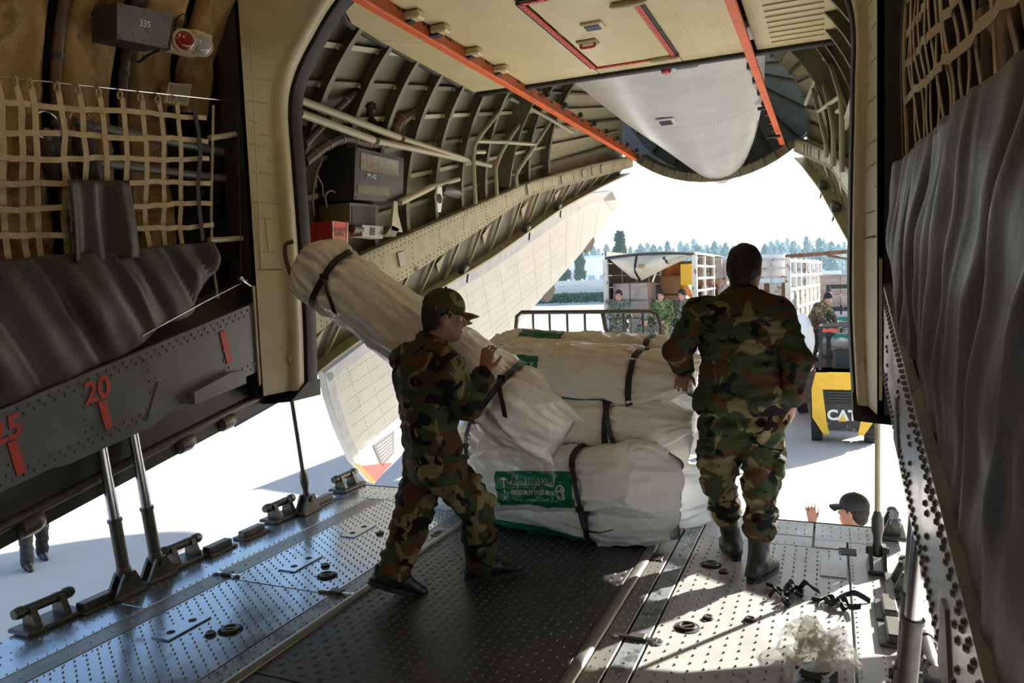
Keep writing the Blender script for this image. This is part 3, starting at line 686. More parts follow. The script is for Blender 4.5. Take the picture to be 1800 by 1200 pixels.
# ================================================================== CEILING
ZC = 3.46
ceil = MB().box((CX, (YE+4.25)/2, 3.93), (3.4, 4.25-YE, .06)).build('ceiling', mat('hold_ceiling', (.45, .38, .22), .6), loc=(CX, 4, 3.5), kind='structure', cat='ceiling', label='cream ceiling panels of the hold and raised pressure door overhead')
MB().grid([[(CX-3.2+6.4*t, y, 4.12+.2*sin(pi*t)) for t in np.linspace(0, 1, 12)] for y in (3.9, 4.3)]).build('crown_skin', dark, ceil)
def cpanel(x0, x1, y0, y1, nm='ceiling_panel', m=creamp, z=ZC, t=.05):
    return MB().box(((x0+x1)/2, (y0+y1)/2, z+t/2), (x1-x0-.006, y1-y0-.006, t), bev=.004).build(nm, m, ceil)
# port wing panel with the rounded forward corner, split in two
def wing(pts): return MB().prism([(a, b, ZC) for a, b in pts], (0, 0, .05)).build('ceiling_panel', creamp, ceil)
wing([(-2.72, 4.28), (-2.72, 5.36), (-3.15, 5.02), (-3.12, 4.62), (-3.02, 4.4), (-2.9, 4.28)])
wing([(-2.72, 5.37), (-2.72, 6.8), (-3.2, 6.78), (-3.155, 5.03)])
cpanel(-2.66, -1.93, 4.0, 6.8); cpanel(-1.17, -.62, 4.0, 6.8); cpanel(-1.93, -1.17, 6.6, 6.8); cpanel(-1.93, -1.17, 4.0, 4.78)
stp = cpanel(-.55, .1, 4.0, 6.8)
for y in np.arange(5.2, 6.7, .13): MB().bar((-.42, y, ZC-.004), (-.02, y, ZC-.004), .03, .014).build('stiffening_ridge', creamp, stp)
# rivet rows on the ceiling
mb = MB()
for x in (-2.55, -2.2, -1.0, -.75, -.5, .05, -3.0, -2.8):
    for y in np.arange(4.4, 6.75, .07): mb.dome((x, y, ZC), (0, 0, -1), .005, .003, 5)
for y in (5.2, 6.0, 6.72):
    for x in np.arange(-2.6, .05, .07):
        if not (-1.95 < x < -1.15): mb.dome((x, y, ZC), (0, 0, -1), .005, .003, 5)
mb.build('rivets', creamp, ceil, kind='stuff')
MB().box((CX+.05, 6.83, ZC+.03), (3.24, .07, .13), bev=.01).build('edge_seal', seal, ceil)
MB().box((-2.55+1.4, 6.86, ZC-.015), (.2, .09, .05), bev=.01).build('seal_clip', dksteel, ceil)
MB().tube(spline([(-2.88, 4.27, ZC+.01), (-3.04, 4.4, ZC+.01), (-3.15, 4.62, ZC+.01), (-3.18, 5.02, ZC+.01), (-3.23, 6.82, ZC+.01)], 6), .025, 6).build('edge_seal', mat('brown_seal', (.05, .035, .025), .6), ceil, smooth=True)
MB().ball((-1.33, 6.87, ZC-.03), (.05, .05, .05), 14, 10).build('beacon', mat('red_glass', (.4, .03, .03), .2, coat=1), ceil, smooth=True, label='red dome beacon')
# light fittings along the port rail
for (x, y) in ((727, 28), (774, 52), (832, 92), (881, 122)):
    q = AZ(x, y, ZC-.03); o = MB().box(q, (.13, .1, .06), bev=.012).build('fitting', creamp, ceil)
    MB().box(q+V(-.04, 0, -.035), (.08, .07, .02), bev=.006).build('fitting_clip', seal, o)
# added dim fill lamps, out of view overhead, brightening the hold and figures
for (x, y) in ((-2.6, 2.2), (-.6, 2.2), (-2.6, -.4), (-.6, -.4)):
    r = empty('added_fill_lamp', (x, y, 3.9), 'added unseen fill lamp under the hold ceiling at '+('port' if x < -1.6 else 'starboard')+(', near the pressure frame' if y > 1 else ', near the forward bulkhead'), 'lamp', 'added hold fill lamps')
    MB().lathe((x, y, 3.9), (0, 0, -1), [(0, .14), (.05, .14), (.06, .12)], 20).build('fill_housing', cream, r, smooth=True)
    MB().lathe((x, y, 3.842), (0, 0, -1), [(0, .115), (.02, .1), (.035, .05)], 20).build('diffuser', mat('fill_diffuser', (1, .82, .55), .4, emis=3.), r, smooth=True)
    ld = bpy.data.lights.new('fill_light', 'POINT'); ld.energy = FILL_W; ld.color = (1, .8, .55); ld.shadow_soft_size = .12
    lo_ = bpy.data.objects.new('fill_light', ld); COL.objects.link(lo_); lo_.parent = r; lo_.location = (0, 0, -.16)
# overhead rails
for x, lab, s in ((-2.69, 'orange overhead rail on the port side beside the light fittings', 1), (-.585, 'orange overhead rail on the starboard side beside the ridged panel', -1)):
    r = empty('overhead_rail', (x, 5, 3.38), lab, 'rail', 'orange overhead rails')
    for a, b in ((3.6, 6.95), (6.96, 11.45)):
        MB().box((x, (a+b)/2, 3.375), (.07, b-a, .022), bev=.004).build('flange', orange, r)
        MB().box((x+.02*s, (a+b)/2, 3.43), (.014, b-a, .1)).build('web', mat('rail_web_shade', (.42, .085, .02), .45, var=.1), r)  # web in darker orange, its shadow put into the colour
        mb = MB()
        for y in np.arange(a+.2, b, .35):
            for d in (0, .05): mb.cyl((x+.035*s, y+d, 3.45), (x+.012*s, y+d, 3.45), .012, 6)
        mb.build('bolts', dksteel, r, kind='stuff')
    for y in np.arange(7.3, 11.2, .55): MB().box((x+.07*s, y, 3.47), (.05, .05, .07), bev=.01).build('hanger', dksteel, r)
# escape hatch with red rim
h = empty('door_1', (-1.55, 5.7, ZC), kind='structure', cat='hatch', label='cream overhead escape hatch outlined in red')
hx0, hx1, hy0, hy1 = -1.90, -1.20, 4.82, 6.56
MB().box(((hx0+hx1)/2, (hy0+hy1)/2, ZC-.012+.02), (hx1-hx0-.06, hy1-hy0-.06, .04), bev=.006).build('hatch_panel', creamp, h)
for a, b in (((hx0, hy0), (hx1, hy0)), ((hx1, hy0), (hx1, hy1)), ((hx1, hy1), (hx0, hy1)), ((hx0, hy1), (hx0, hy0))):
    st = MB().bar((a[0], a[1], ZC-.016), (b[0], b[1], ZC-.016), .035, .012).build('red_strip', mat('hatch_red', (.62, .06, .04), .45, var=.1), h)
    mb = MB()
    for q in line((a[0], a[1], ZC-.022), (b[0], b[1], ZC-.022), .06): mb.dome(q, (0, 0, -1), .006, .004, 6)
    mb.build('rivets', seal, st, kind='stuff')
    off = V(a[0]-b[0], a[1]-b[1], 0); n = V(off[1], -off[0], 0); n /= np.linalg.norm(n); n *= .028 if True else 0
    c_ = V((hx0+hx1)/2, (hy0+hy1)/2, 0); mid = V((a[0]+b[0])/2, (a[1]+b[1])/2, 0); n = n if np.dot(n, mid-c_) > 0 else -n
    MB().bar(V(a[0], a[1], ZC-.008)+n, V(b[0], b[1], ZC-.008)+n, .026, .012).build('hatch_seal', seal, h)
q = AZ(1042, 45, ZC-.02); w = MB().box(q, (.16, .15, .03), bev=.008).build('window_frame', creamp, h); MB().box(q+V(0, 0, -.016), (.11, .1, .01)).build('window_pane', mat('dim_glass', (.06, .06, .075), .08, spec=.8), w)
q = AZ(1033, 75, ZC-.02); w = MB().box(q, (.16, .13, .02), bev=.006).build('handle_recess', mat('recess_tan', (.3, .24, .12), .5), h)
MB().tube(spline([q+V(-.055, 0, -.01), q+V(-.05, 0, -.035), q+V(.05, 0, -.035), q+V(.055, 0, -.01)], 5), .011, 8).build('handle', mat('hatch_red', (.62, .06, .04)), w, smooth=True)
for (x, y) in ((1104, 6), (1168, 104)):
    q = AZ(x, y, ZC-.03); MB().lathe(q+V(-.13, -.0, 0), (1, 0, 0), [(0, .01), (.03, .022), (.13, .03), (.23, .022), (.26, .01)], 10).build('hinge', cream, h, smooth=True)

# ================================================================== TAIL BAY: skins, ribs, stringers, longerons
def RR(Y): return 2.38-(Y-4.3)*.145
def ZCN(Y): return 1.75+(Y-4.3)*.262
BN = V(1, -.15, 0); BP0 = V(-3.42, 7., 1.4)
creamskin = mat('cream_skin', (.46, .41, .26), .45, var=.1, vs=5, bump=.05, bs=10)
btop = [(540, 512), (560, 490), (647, 442), (700, 419), (831, 363), (929, 320), (1040, 289), (1126, 270)]
bbot = [(540, 600), (600, 552), (716, 487), (840, 406), (933, 343), (1050, 311), (1126, 290)]
hng = [(540, 660), (600, 612), (758, 511), (859, 451), (980, 366), (1064, 321), (1128, 292)]
def onb(p, off=0.): return AP(p[0], p[1], BP0+V(off, 0, 0), BN)
BT = np.array([onb(p) for p in btop]); BB = np.array([onb(p) for p in bbot]); HG = np.array([onb(p, -.05) for p in hng])
def res(P, ys): return np.stack([np.interp(ys, P[:, 1], P[:, i]) for i in range(3)], 1)
def tail(side):
    mm = (lambda p: np.array(p, float)) if side < 0 else mir
    w = empty('wall_aft_left' if side < 0 else 'wall_aft_right', mm((-3.5, 7, 1.5)), kind='structure', cat='wall', label=('port' if side < 0 else 'starboard')+' wall of the tail bay with bare ribs, stringers and longeron')
    def sk(Y, a, inn=0.):  # a: angle up from horizontal
        r = RR(Y)-inn; return mm((CX-r*cos(a), Y, ZCN(Y)+r*sin(a)))
    def a0(Y):   # angle where the skin meets the longeron
        z = np.interp(Y, BB[:, 1], BB[:, 2])-.02; return math.asin(max(-.9, min(.9, (z-ZCN(Y))/RR(Y))))
    def skin(y0, y1, m, nm, n=14):
        G = [[sk(y, a0(y)*(1-t)+R_(92)*t) for t in np.linspace(0, 1, 26)] for y in np.linspace(y0, y1, n)]
        MB().grid(G).build(nm, m, w, smooth=True)
    ycuts = [4.27, 5.1, 5.9, 6.7, 7.5, 8.3, 9.0]
    for a, b in zip(ycuts, ycuts[1:]): skin(a, b+.01, olive, 'skin_panel', 4)
    skin(9.0, 11.5, creamskin, 'skin_panel', 8)
    # ribs
    for y in (4.75, 5.2, 5.65, 6.1, 6.55, 7.0, 7.45, 7.9, 8.4, 8.9):
        th = .018; A_ = np.linspace(a0(y), R_(90), 26); mb = MB()
        mb.grid([[sk(y, a) for a in A_], [sk(y, a, .11) for a in A_]], V(0, th, 0))
        mb.grid([[sk(y-.03, a, .11) for a in A_], [sk(y+.02, a, .11) for a in A_]])
        mb.build('rib', olive, w)
    # stringers
    for k, a in enumerate(np.arange(-.1, 1.5, .135)):
        ya = [y for y in np.arange(4.3, 11.4, .35) if a0(y) < a-.03]
        if len(ya) < 3: continue
        mb = MB(); mb.grid([[sk(y, a) for y in ya], [sk(y, a, .04) for y in ya]]); mb.grid([[sk(y, a, .04) for y in ya], [sk(y, a+.02, .04) for y in ya]])
        mb.build('stringer', olive if k % 2 else creamskin, w)
    # clip brackets where stringers cross ribs
    mb = MB()
    for y in (4.75, 5.2, 5.65, 6.1, 6.55, 7.0):
        for a in np.arange(.17, 1.4, .135):
            p = sk(y-.03, a, .06); mb.add([p, p+V(0, -.05, 0), p+V(0, 0, .05)], [(0, 1, 2)])
    mb.build('clips', creamskin, w, kind='stuff')
    # longeron beam: face plate, top flange, lower lip
    ys = np.linspace(max(BT[0, 1], 4.28), 11.45, 40); T = res(BT, ys); B = res(BB, ys)
    bm = MB().grid(mm(np.stack([B, T])), V(-.03 if side < 0 else .03, 0, 0)).build('longeron', beamm, w)
    MB().grid(mm(np.stack([T, T+V(-.09, 0, 0)])), V(0, 0, -.015)).build('longeron_flange', beamm, bm)
    MB().grid(mm(np.stack([T+V(-.09, 0, -.02), T+V(-.75, 0, -.1)*np.linspace(1, .4, len(T))[:, None]])), V(0, 0, -.02)).build('ledge', olive, w)
    mb = MB(); nx = mm((CX+1, 0, 0))-mm((CX, 0, 0))
    for y in np.arange(4.4, 11.3, .06):
        t = res(BT, [y])[0]; b = res(BB, [y])[0]
        for q in ((t*.93+b*.07), (t*.82+b*.18), (t*.07+b*.93), (t*.18+b*.82)): mb.dome(mm(q), nx, .0075, .005, 5)
    for y in np.arange(4.8, 11.2, .42):
        t = res(BT, [y])[0]; b = res(BB, [y])[0]
        for s in np.linspace(.25, .75, 5): mb.dome(mm(t*s+b*(1-s)), nx, .0075, .005, 5)
    mb.build('rivets', dksteel, bm, kind='stuff')
    # windows plates / patches on the beam
    for y in (5.9, 8.25, 9.1, 9.7, 10.0, 10.3):
        t = res(BT, [y])[0]; b = res(BB, [y])[0]; c = (t+b)/2
        MB().box(mm(c)+nx*.004, (.012, .12 if y < 9 else .1, .13 if y < 9 else .1), rotm(0.25, 0, 0), bev=.003).build('patch_plate', mat('patch_grey', (.33, .32, .27), .5), bm)
    # lower truss between beam and door hinge
    ys2 = np.linspace(4.4 if side < 0 else 5.3, 11.3, 24); B2 = res(BB, ys2); H2 = res(HG, ys2)
    MB().grid(mm(np.stack([H2+V(-.1, 0, 0), B2+V(-.1, 0, 0)])), V(-.02 if side < 0 else .02, 0, 0)).build('truss_web', olive, w)
    MB().grid(mm(np.stack([H2+V(-.1, 0, 0), H2+V(.06, 0, 0)])), V(0, 0, -.02)).build('hinge_flange', beamm, w)
    for k, y in enumerate(np.arange(4.6 if side < 0 else 5.44, 10.6, .42)):
        b = res(BB, [y+.22])[0]+V(-.06, 0, 0); h_ = res(HG, [y])[0]+V(-.06, 0, 0); lo = res(HG, [y+.3])[0]+V(-.085, 0, 0); up = res(BB, [y+.5])[0]+V(-.085, 0, 0)
        MB().bar(mm(h_), mm(b), .03, .016, up=(0, 1, 0)).build('truss_bar', beamm, w)
        if k % 2 == 0 and k < 11:
            c = (b+lo+up)/3; tri = [c+(q-c)*.52 for q in (b*.7+h_*.3+V(-.03, .06, 0), lo, up)]
            MB().prism([mm(q+V(.008, 0, 0)) for q in tri], V(-.01, 0, 0)).build('lit_hole_patch', creamskin, w)  # cream patch stands in for a lightening hole with lit skin behind
    for y in (5.95, 6.9, 8.2, 9.0):
        h_ = res(HG, [y])[0]; b = res(BB, [y])[0]
        o = MB().lathe(mm(h_+V(.02, -.05, .02)), (0, 1, .35), [(0, .04), (.03, .05), (.1, .05), (.13, .03)], 12).build('hinge_roller', dksteel, w, smooth=True)
        MB().tube(spline([mm(h_+V(.02, 0, .04)), mm(h_+V(.05, .08, .1)), mm(h_+V(.04, .05, -.06)), mm(h_+V(.05, .02, -.1))], 4), .01, 6).build('hose', seal, o, smooth=True)
    # transverse web plate with curved inner edge
    y = 7.85; A_ = np.linspace(a0(y)+.14, R_(80), 20); MB().grid([[sk(y, a) for a in A_], [sk(y, a, .13+.1*sin(2*(a-a0(y)))) for a in A_]], V(0, .02, 0)).build('bulkhead_web', olive, w)
    # tubular frame inside the bay
    tp = mat('tube_cream', (.42, .38, .25), .4)
    for pts in ([(836, 358), (833, 300), (833, 270), (838, 248), (865, 212), (893, 174)], [(874, 345), (872, 310), (873, 290), (888, 256), (928, 196)], [(909, 328), (908, 306), (920, 286), (940, 256), (966, 216)], [(896, 172), (950, 200), (1006, 232)], [(838, 248), (890, 250), (942, 254)], [(835, 267), (852, 267)]):
        P = [mm(AP(p[0], p[1], BP0+V(.12, 0, 0), BN)) for p in pts]
        MB().tube(spline(P, 5) if len(P) > 2 else P, .022, 8).build('frame_tube', tp, w, smooth=True)
    # two long control tubes
    for a, b, c in (((528, 176), (705, 243), (822, 281)), ((528, 199), (660, 247), (862, 291))):
        MB().tube([mm(AX(*a, -3.42)), mm(AX(*b, -3.4)+V(0, -.03, 0))], .03, 10).build('control_tube', tp, w, smooth=True)
        MB().tube([mm(AX(*b, -3.4)+V(0, .03, 0)), mm(AX(*c, -3.35))], .026, 10).build('control_tube', tp, w, smooth=True)
    # cable looms
    lm = mat('loom_brown', (.09, .055, .04), .6, var=.4, vs=15)
    for pts, r_ in (([(535, 255), (600, 185), (645, 150), (700, 152), (760, 160), (815, 172)], .028), ([(535, 285), (570, 258), (605, 243), (640, 252), (672, 250), (690, 236)], .04), ([(690, 240), (700, 215), (735, 195), (770, 192), (800, 207), (830, 205), (848, 182)], .05)):
        P = spline([mm(AX(p[0], p[1], -3.5)) for p in pts], 6); o = MB().tube(P, r_, 8).build('cable_loom', lm, w, smooth=True)
        for k in range(3, len(P)-2, 4): MB().tube([P[k]-(P[k+1]-P[k])*.12, P[k]+(P[k+1]-P[k])*.12], r_*1.14, 8).build('loom_tie', mat('tie_pale', (.3, .24, .16), .6), o)
    for pts in ([(555, 330), (557, 300), (565, 285), (563, 265), (570, 262)], [(552, 380), (550, 345), (556, 310), (566, 325), (568, 345)], [(745, 230), (747, 250), (755, 262), (770, 255)], [(575, 365), (572, 345), (580, 335), (590, 338)]):
        MB().tube(spline([mm(AX(p[0], p[1], -3.6)) for p in pts], 5), .007, 6).build('wire', mat('wire_grey', (.25, .24, .2), .5), w, smooth=True)
    return w
TL = tail(-1); TR = tail(1)
# speaker disc, funnel
q = AX(604, 132, -3.62); d = V(.9, -.35, -.1)
r = MB().lathe(q, d, [(0, .075), (.02, .08), (.03, .078), (.031, .062)], 28).build('speaker', white, loc=q, smooth=True, label='round white-rimmed speaker disc among the tail bay ribs', cat='speaker')
MB().lathe(q+d/np.linalg.norm(d)*.03, d, [(0, .062), (.004, .058)], 24).build('grille', mat('grille_grey', (.32, .31, .29), .5, bump=.6, bs=300), r)
a = AX(641, 172, -3.6); b = AX(653, 214, -3.55)
r = MB().lathe(a, b-a, [(0, .01), (.07, .075), (.1, .075), (.11, .035), (np.linalg.norm(b-a)-.02, .032), (np.linalg.norm(b-a), .045)], 16).build('horn', black, loc=b, smooth=True, label='black conical horn hanging above the long cream tubes', cat='horn')
# black equipment box
p = [AX(625, 258, -3.45), AX(622, 350, -3.45), AX(708, 358, -3.45), AX(710, 278, -3.45)]
r = empty('equipment_box', p[1], 'black equipment box with two clear label windows in the tail bay', 'box')
MB().prism(p, V(-.34, 0, 0)).build('case', mat('eq_black', (.035, .037, .04), .38, var=.2, vs=14), r)
def onf(u, v, e=.004): return (p[0]*(1-u)+p[3]*u)*(1-v)+(p[1]*(1-u)+p[2]*u)*v+V(e, 0, 0)
wind = mat('label_window', (.26, .24, .19), .12, var=.2, vs=20, coat=.6)
for u0, u1, v0, v1 in ((.1, .88, .09, .42), (.06, .7, .7, .87)):
    MB().prism([onf(u0, v0), onf(u0, v1), onf(u1, v1), onf(u1, v0)], V(-.003, 0, 0)).build('label_window', wind, r)
text('marking', 'PY-42', onf(.32, .52, .005), p[3]-p[0], p[0]-p[1], .055, white, r)
for u, v in ((.04, .04), (.96, .05), (.04, .96), (.96, .96)): MB().dome(onf(u, v), (1, 0, 0), .01, .006, 6).build('screw', rivm, r)
MB().prism([AX(615, 356, -3.5), AX(615, 402, -3.5), AX(665, 404, -3.5), AX(665, 360, -3.5)], V(-.3, 0, 0)).build('mount_frame', olive, r)
MB().prism([AX(619, 362, -3.495), AX(619, 400, -3.495), AX(660, 400, -3.495), AX(660, 364, -3.495)], V(-.02, 0, 0)).build('mount_opening', dark, r)
# red box
p = [AX(583, 388, -3.45), AX(584, 424, -3.45), AX(612, 429, -3.45), AX(613, 391, -3.45)]
r = empty('warning_box', p[1], 'bright red box lettered DO NOT OPEN above the carried bag', 'box')
MB().prism(p, V(-.22, 0, 0)).build('case', mat('box_red', (.72, .06, .03), .4), r)
def onf(u, v, e=.004): return (p[0]*(1-u)+p[3]*u)*(1-v)+(p[1]*(1-u)+p[2]*u)*v+V(e, 0, 0)
for i, s in enumerate(('DO NOT', 'OPEN')): text('lettering', s, onf(.42, .4+.22*i, .005), p[3]-p[0], p[0]-p[1], .046, black, r)
for u in (.02, .86): MB().prism([onf(u, 0), onf(u, 1), onf(u+.08, 1), onf(u+.08, 0)], V(-.01, 0, 0)).build('band', mat('band_grey', (.5, .46, .4), .5), r)
# grey slotted box
p = [AX(637, 395, -3.42), AX(637, 415, -3.42), AX(673, 419, -3.42), AX(674, 398, -3.42)]
r = empty('relay_box', p[1], 'small pale grey relay box with slots beside the red box', 'box')
MB().prism(p, V(-.12, 0, 0)).build('case', mat('relay_grey', (.42, .42, .4), .4), r)
for k in range(5):
    v = .22+k*.14; a = (p[0]*(1-v)+p[1]*v); b = (p[3]*(1-v)+p[2]*v); MB().bar(a*.65+b*.35+V(.002, 0, 0), a*.42+b*.58+V(.002, 0, 0), .006, .008).build('slot', hole, r)
MB().cyl(AX(634, 404, -3.45), AX(618, 402, -3.45), .035, 12).build('connector', dksteel, r, smooth=True)
# crank actuator
r = empty('crank_actuator', AX(700, 405, -3.4), 'grey steel crank actuator with push rod on the port ledge', 'actuator')
MB().cyl(AX(702, 356, -3.4), AX(760, 328, -3.4), .03, 12).build('push_rod', mat('tube_cream', ()), r, smooth=True)
MB().cyl(AX(760, 328, -3.4), AX(806, 315, -3.4), .024, 12).build('push_rod', mat('tube_cream', ()), r, smooth=True)
MB().prism([AX(693, 353, -3.38), AX(688, 404, -3.38), AX(708, 408, -3.38), AX(699, 372, -3.38), AX(699, 355, -3.38)], V(-.02, 0, 0)).build('bell_crank', creamskin, r)
MB().prism([AX(678, 412, -3.38), AX(690, 396, -3.38), AX(702, 402, -3.38), AX(695, 416, -3.38)], V(-.08, 0, 0)).build('foot_bracket', olive, r)
MB().prism([AX(770, 328, -3.36), AX(767, 345, -3.36), AX(770, 372, -3.36), AX(775, 373, -3.36), AX(778, 350, -3.36), AX(777, 329, -3.36)], V(-.02, 0, 0)).build('lever_plate', white, r)
MB().lathe(AX(772.5, 349, -3.355), (1, 0, 0), [(0, .045), (.004, .045)], 16).build('lever_bore', hole, r)
MB().lathe(AX(777, 332, -3.4), AX(812, 342, -3.4)-AX(777, 332, -3.4), [(0, .04), (.06, .06), (.3, .06), (.36, .03)], 14).build('jack', dksteel, r, smooth=True)

# ================================================================== TAIL HULL BEYOND THE OPENING, UPPER DOOR, SIDE DOORS
aft = empty('wall_aft_end', (CX, 11.5, 3), kind='structure', cat='fuselage', label='closed tail end of the fuselage arching over the opening')
def tc(a, y, d=0.): k = 1-(y-11.35)*.05; return (CX+.06+(1.84*k-d)*sin(a), y, 4.79+(y-11.35)*.1-(1.84*k-d)*cos(a))
MB().grid([[tc(a, y) for a in np.linspace(-pi, pi, 60)] for y in np.linspace(11.35, 20, 8)]).build('tail_cone', hullm, aft, smooth=True)
AA = np.linspace(-.66, .66, 30)
MB().grid([[tc(a, 11.3) for a in AA], [tc(a, 11.3, .12) for a in AA], [tc(a, 11.6, .13) for a in AA]]).build('end_lip', olive, aft, smooth=True)
for a in np.linspace(-.6, .6, 13): MB().bar(tc(a, 11.28, .0), tc(a, 11.28, .13), .03, .03).build('lip_rib', olive, aft)
MB().grid([[tc(a, 12.6) for a in np.linspace(-pi, pi, 40)], [tc(a, 12.6, 1.7) for a in np.linspace(-pi, pi, 40)]]).build('end_bulkhead', olive, aft)
MB().grid([[(CX+r_*cos(a), 4.285, 1.75+r_*sin(a)) for a in np.linspace(R_(-25), R_(205), 50)] for r_ in (2.2, 2.8)]).build('frame_ring', dark, aft)
for a in np.linspace(-1.5, 1.5, 13): MB().bar(tc(a, 12.55, .05), tc(a, 12.55, 1.6), .03, .1, up=(0, 1, 0)).build('bulkhead_rib', olive, aft)
# roof of the tail bay above rails
MB().grid([[(CX+RR(y)*cos(a), y, ZCN(y)+RR(y)*sin(a)) for a in np.linspace(R_(55), R_(125), 14)] for y in np.linspace(4.27, 11.5, 10)]).build('roof_skin', olive, aft, smooth=True)
# upper door (canoe)
petal = mat('bare_metal_door', (.56, .55, .52), .30, .35, var=.08, vs=2.5, bump=.05, bs=4)
dr = empty('door_4', (CX, 9.5, 3.2), kind='structure', cat='cargo door', label='pale pointed upper cargo door tucked up under the tail')
st = [(6.7, .98, 3.50, 3.68), (7.5, .94, 3.45, 3.62), (8.3, .87, 3.37, 3.54), (9.0, .79, 3.29, 3.46), (9.8, .68, 3.19, 3.38), (10.5, .56, 3.08, 3.30), (11.1, .42, 3.0, 3.2), (11.5, .29, 2.96, 3.1), (11.75, .15, 2.955, 3.02), (11.82, .04, 2.96, 2.98)]
ST = np.array(st); yy = np.concatenate([np.linspace(6.7, 11, 26), np.linspace(11.05, 11.82, 14)])
G = []
for y in yy:
    hw, zc, ze = [np.interp(y, ST[:, 0], ST[:, i]) for i in (1, 2, 3)]
    G.append([(CX+.13+hw*u, y, zc+(ze-zc)*abs(u)**2.4) for u in np.linspace(-1, 1, 34)])
MB().grid(G, V(0, 0, .05)).build('door_shell', petal, dr, smooth=True, ang=60)
mb = MB()
for y in (8.9, 10.2):
    hw, zc, ze = [np.interp(y, ST[:, 0], ST[:, i]) for i in (1, 2, 3)]
    for u in np.linspace(-.9, .9, 40): mb.dome((CX+.13+hw*u, y, zc+(ze-zc)*abs(u)**2.4), (0, 0, -1), .007, .003, 5)
mb.build('rivets', dksteel, dr, kind='stuff')
q = AY(1170, 184, 8.6); w = MB().box((q[0], 8.6, 3.325), (.2, .22, .02), rotm(-.1, 0, 0), bev=.004).build('window_frame', petal, dr); MB().box((q[0], 8.6, 3.312), (.13, .14, .01), rotm(-.1, 0, 0)).build('window_pane', mat('dim_glass', ()), w)
for (x, y, Y) in ((1345, 190, 8.9), (1360, 240, 10.2)):
    q = AY(x, y, Y); MB().box(q, (.16, .06, .03), bev=.005).build('door_hook', seal, dr)
# side clamshell doors
A3 = AX(570, 655, -3.95); B3 = AY(1090, 355, 12.6); C3 = AX(655, 850, -4.2)
dn = np.cross(B3-A3, C3-A3); dn /= np.linalg.norm(dn); dn = dn if dn[0] > 0 else -dn
shellm = mat('door_white', (.55, .54, .50), .42, var=.06, vs=4, dirt=(.55, .50, .40), dirt_t=.6, dirt_s=2, bump=.04, bs=5)
rimm = mat('door_rim_grey', (.36, .37, .39), .4, .2, var=.15, vs=8)
otl = [(570, 655), (640, 602), (758, 517), (859, 456), (980, 372), (1030, 341), (1075, 335), (1093, 357), (1070, 390), (1040, 424), (965, 510), (905, 575), (850, 636), (760, 740), (700, 806), (655, 850), (622, 812), (596, 752), (580, 700)]
def door(side, nm, lab):
    mm = (lambda q: np.array(q, float)) if side < 0 else mir
    D = lambda px, py, e=0.: mm(AP(px, py, A3, dn)+dn*e)
    n_ = mm(V(CX, 0, 0)+dn)-mm(V(CX, 0, 0))
    d = empty(nm, D(655, 850), kind='structure', cat='cargo door', label=lab)
    MB().prism([D(*q) for q in otl], -n_*.08).build('door_skin', shellm, d)
    def strip(a, b, w, m, e=.006, nm2='rim'):
        MB().prism([D(a[0], a[1], e), D(b[0], b[1], e), D(b[0]+w[0], b[1]+w[1], e), D(a[0]+w[0], a[1]+w[1], e)], -n_*.004).build(nm2, m, d)
    for a, b in zip(otl[:6], otl[1:7]): strip(a, b, (7, 16), rimm)
    strip(otl[6], otl[7], (-16, 14), rimm)
    for a, b in zip(otl[16:], otl[17:]+otl[:1]): strip(a, b, (13, -3), rimm)
    MB().prism([D(655, 851, .007), D(621, 812, .007), D(637, 818, .007), D(690, 812, .007)], -n_*.004).build('warning_tip', mat('tip_red', (.55, .07, .06), .45), d)
    MB().prism([D(655, 851, .009), D(621, 812, .009), D(631, 815, .009), D(660, 846, .009)], -n_*.004).build('warning_tip', mat('tip_orange', (.8, .15, .03), .45), d)
    pc = MB().prism([D(655, 782, .007), D(671, 820, .007), D(692, 796, .007), D(692, 756, .007)], -n_*.004).build('placard', mat('placard_grey', (.12, .12, .12), .5), d)
    for k in range(6):
        t = .15+k*.13; a = (D(655, 782, .009)*(1-t)+D(671, 820, .009)*t); b = (D(692, 756, .009)*(1-t)+D(692, 796, .009)*t)
        MB().bar(a*.9+b*.1, a*.15+b*.85, .003, .006).build('print_line', mat('print_pale', (.5, .5, .48), .5), pc)
    mb = MB()
    # rivet rows along the door
    for t in np.linspace(.08, .95, 9):
        a = np.array((590+ (650-590)*t, 650+(840-650)*t)); b = np.array((1078-(1078-880)*t, 345+(590-345)*t))
        for s in np.linspace(0, 1, 110): q = a*(1-s)+b*s; mb.dome(D(q[0], q[1]), n_, .006, .004, 4)
    for s in np.linspace(.04, .96, 16):
        a = np.array((590+(1075-590)*s, 655+(340-655)*s)); b = np.array((655+(1060-655)*s, 845+(395-845)*s)); 
        for t in np.linspace(0, 1, 34): q = a*(1-t)+b*t; mb.dome(D(q[0], q[1]), n_, .006, .004, 4)
    mb.build('rivets', rimm, d, kind='stuff')
    for c, s in (((1036, 428), 1.), ((966, 512), 1.2)):
        MB().prism([D(c[0]+8, c[1]-12, .0), D(c[0]-10*s, c[1]+8, .0), D(c[0]-4*s, c[1]+16*s, .0), D(c[0]+4, c[1]+12*s, .0), D(c[0]+10, c[1]-4, .0)], -n_*.15).build('lock_hook', mat('lock_brown', (.07, .05, .04), .6), d)
door(-1, 'door_2', 'white riveted clamshell cargo door hanging open on the port side')
door(1, 'door_3', 'white clamshell cargo door glimpsed on the starboard side')
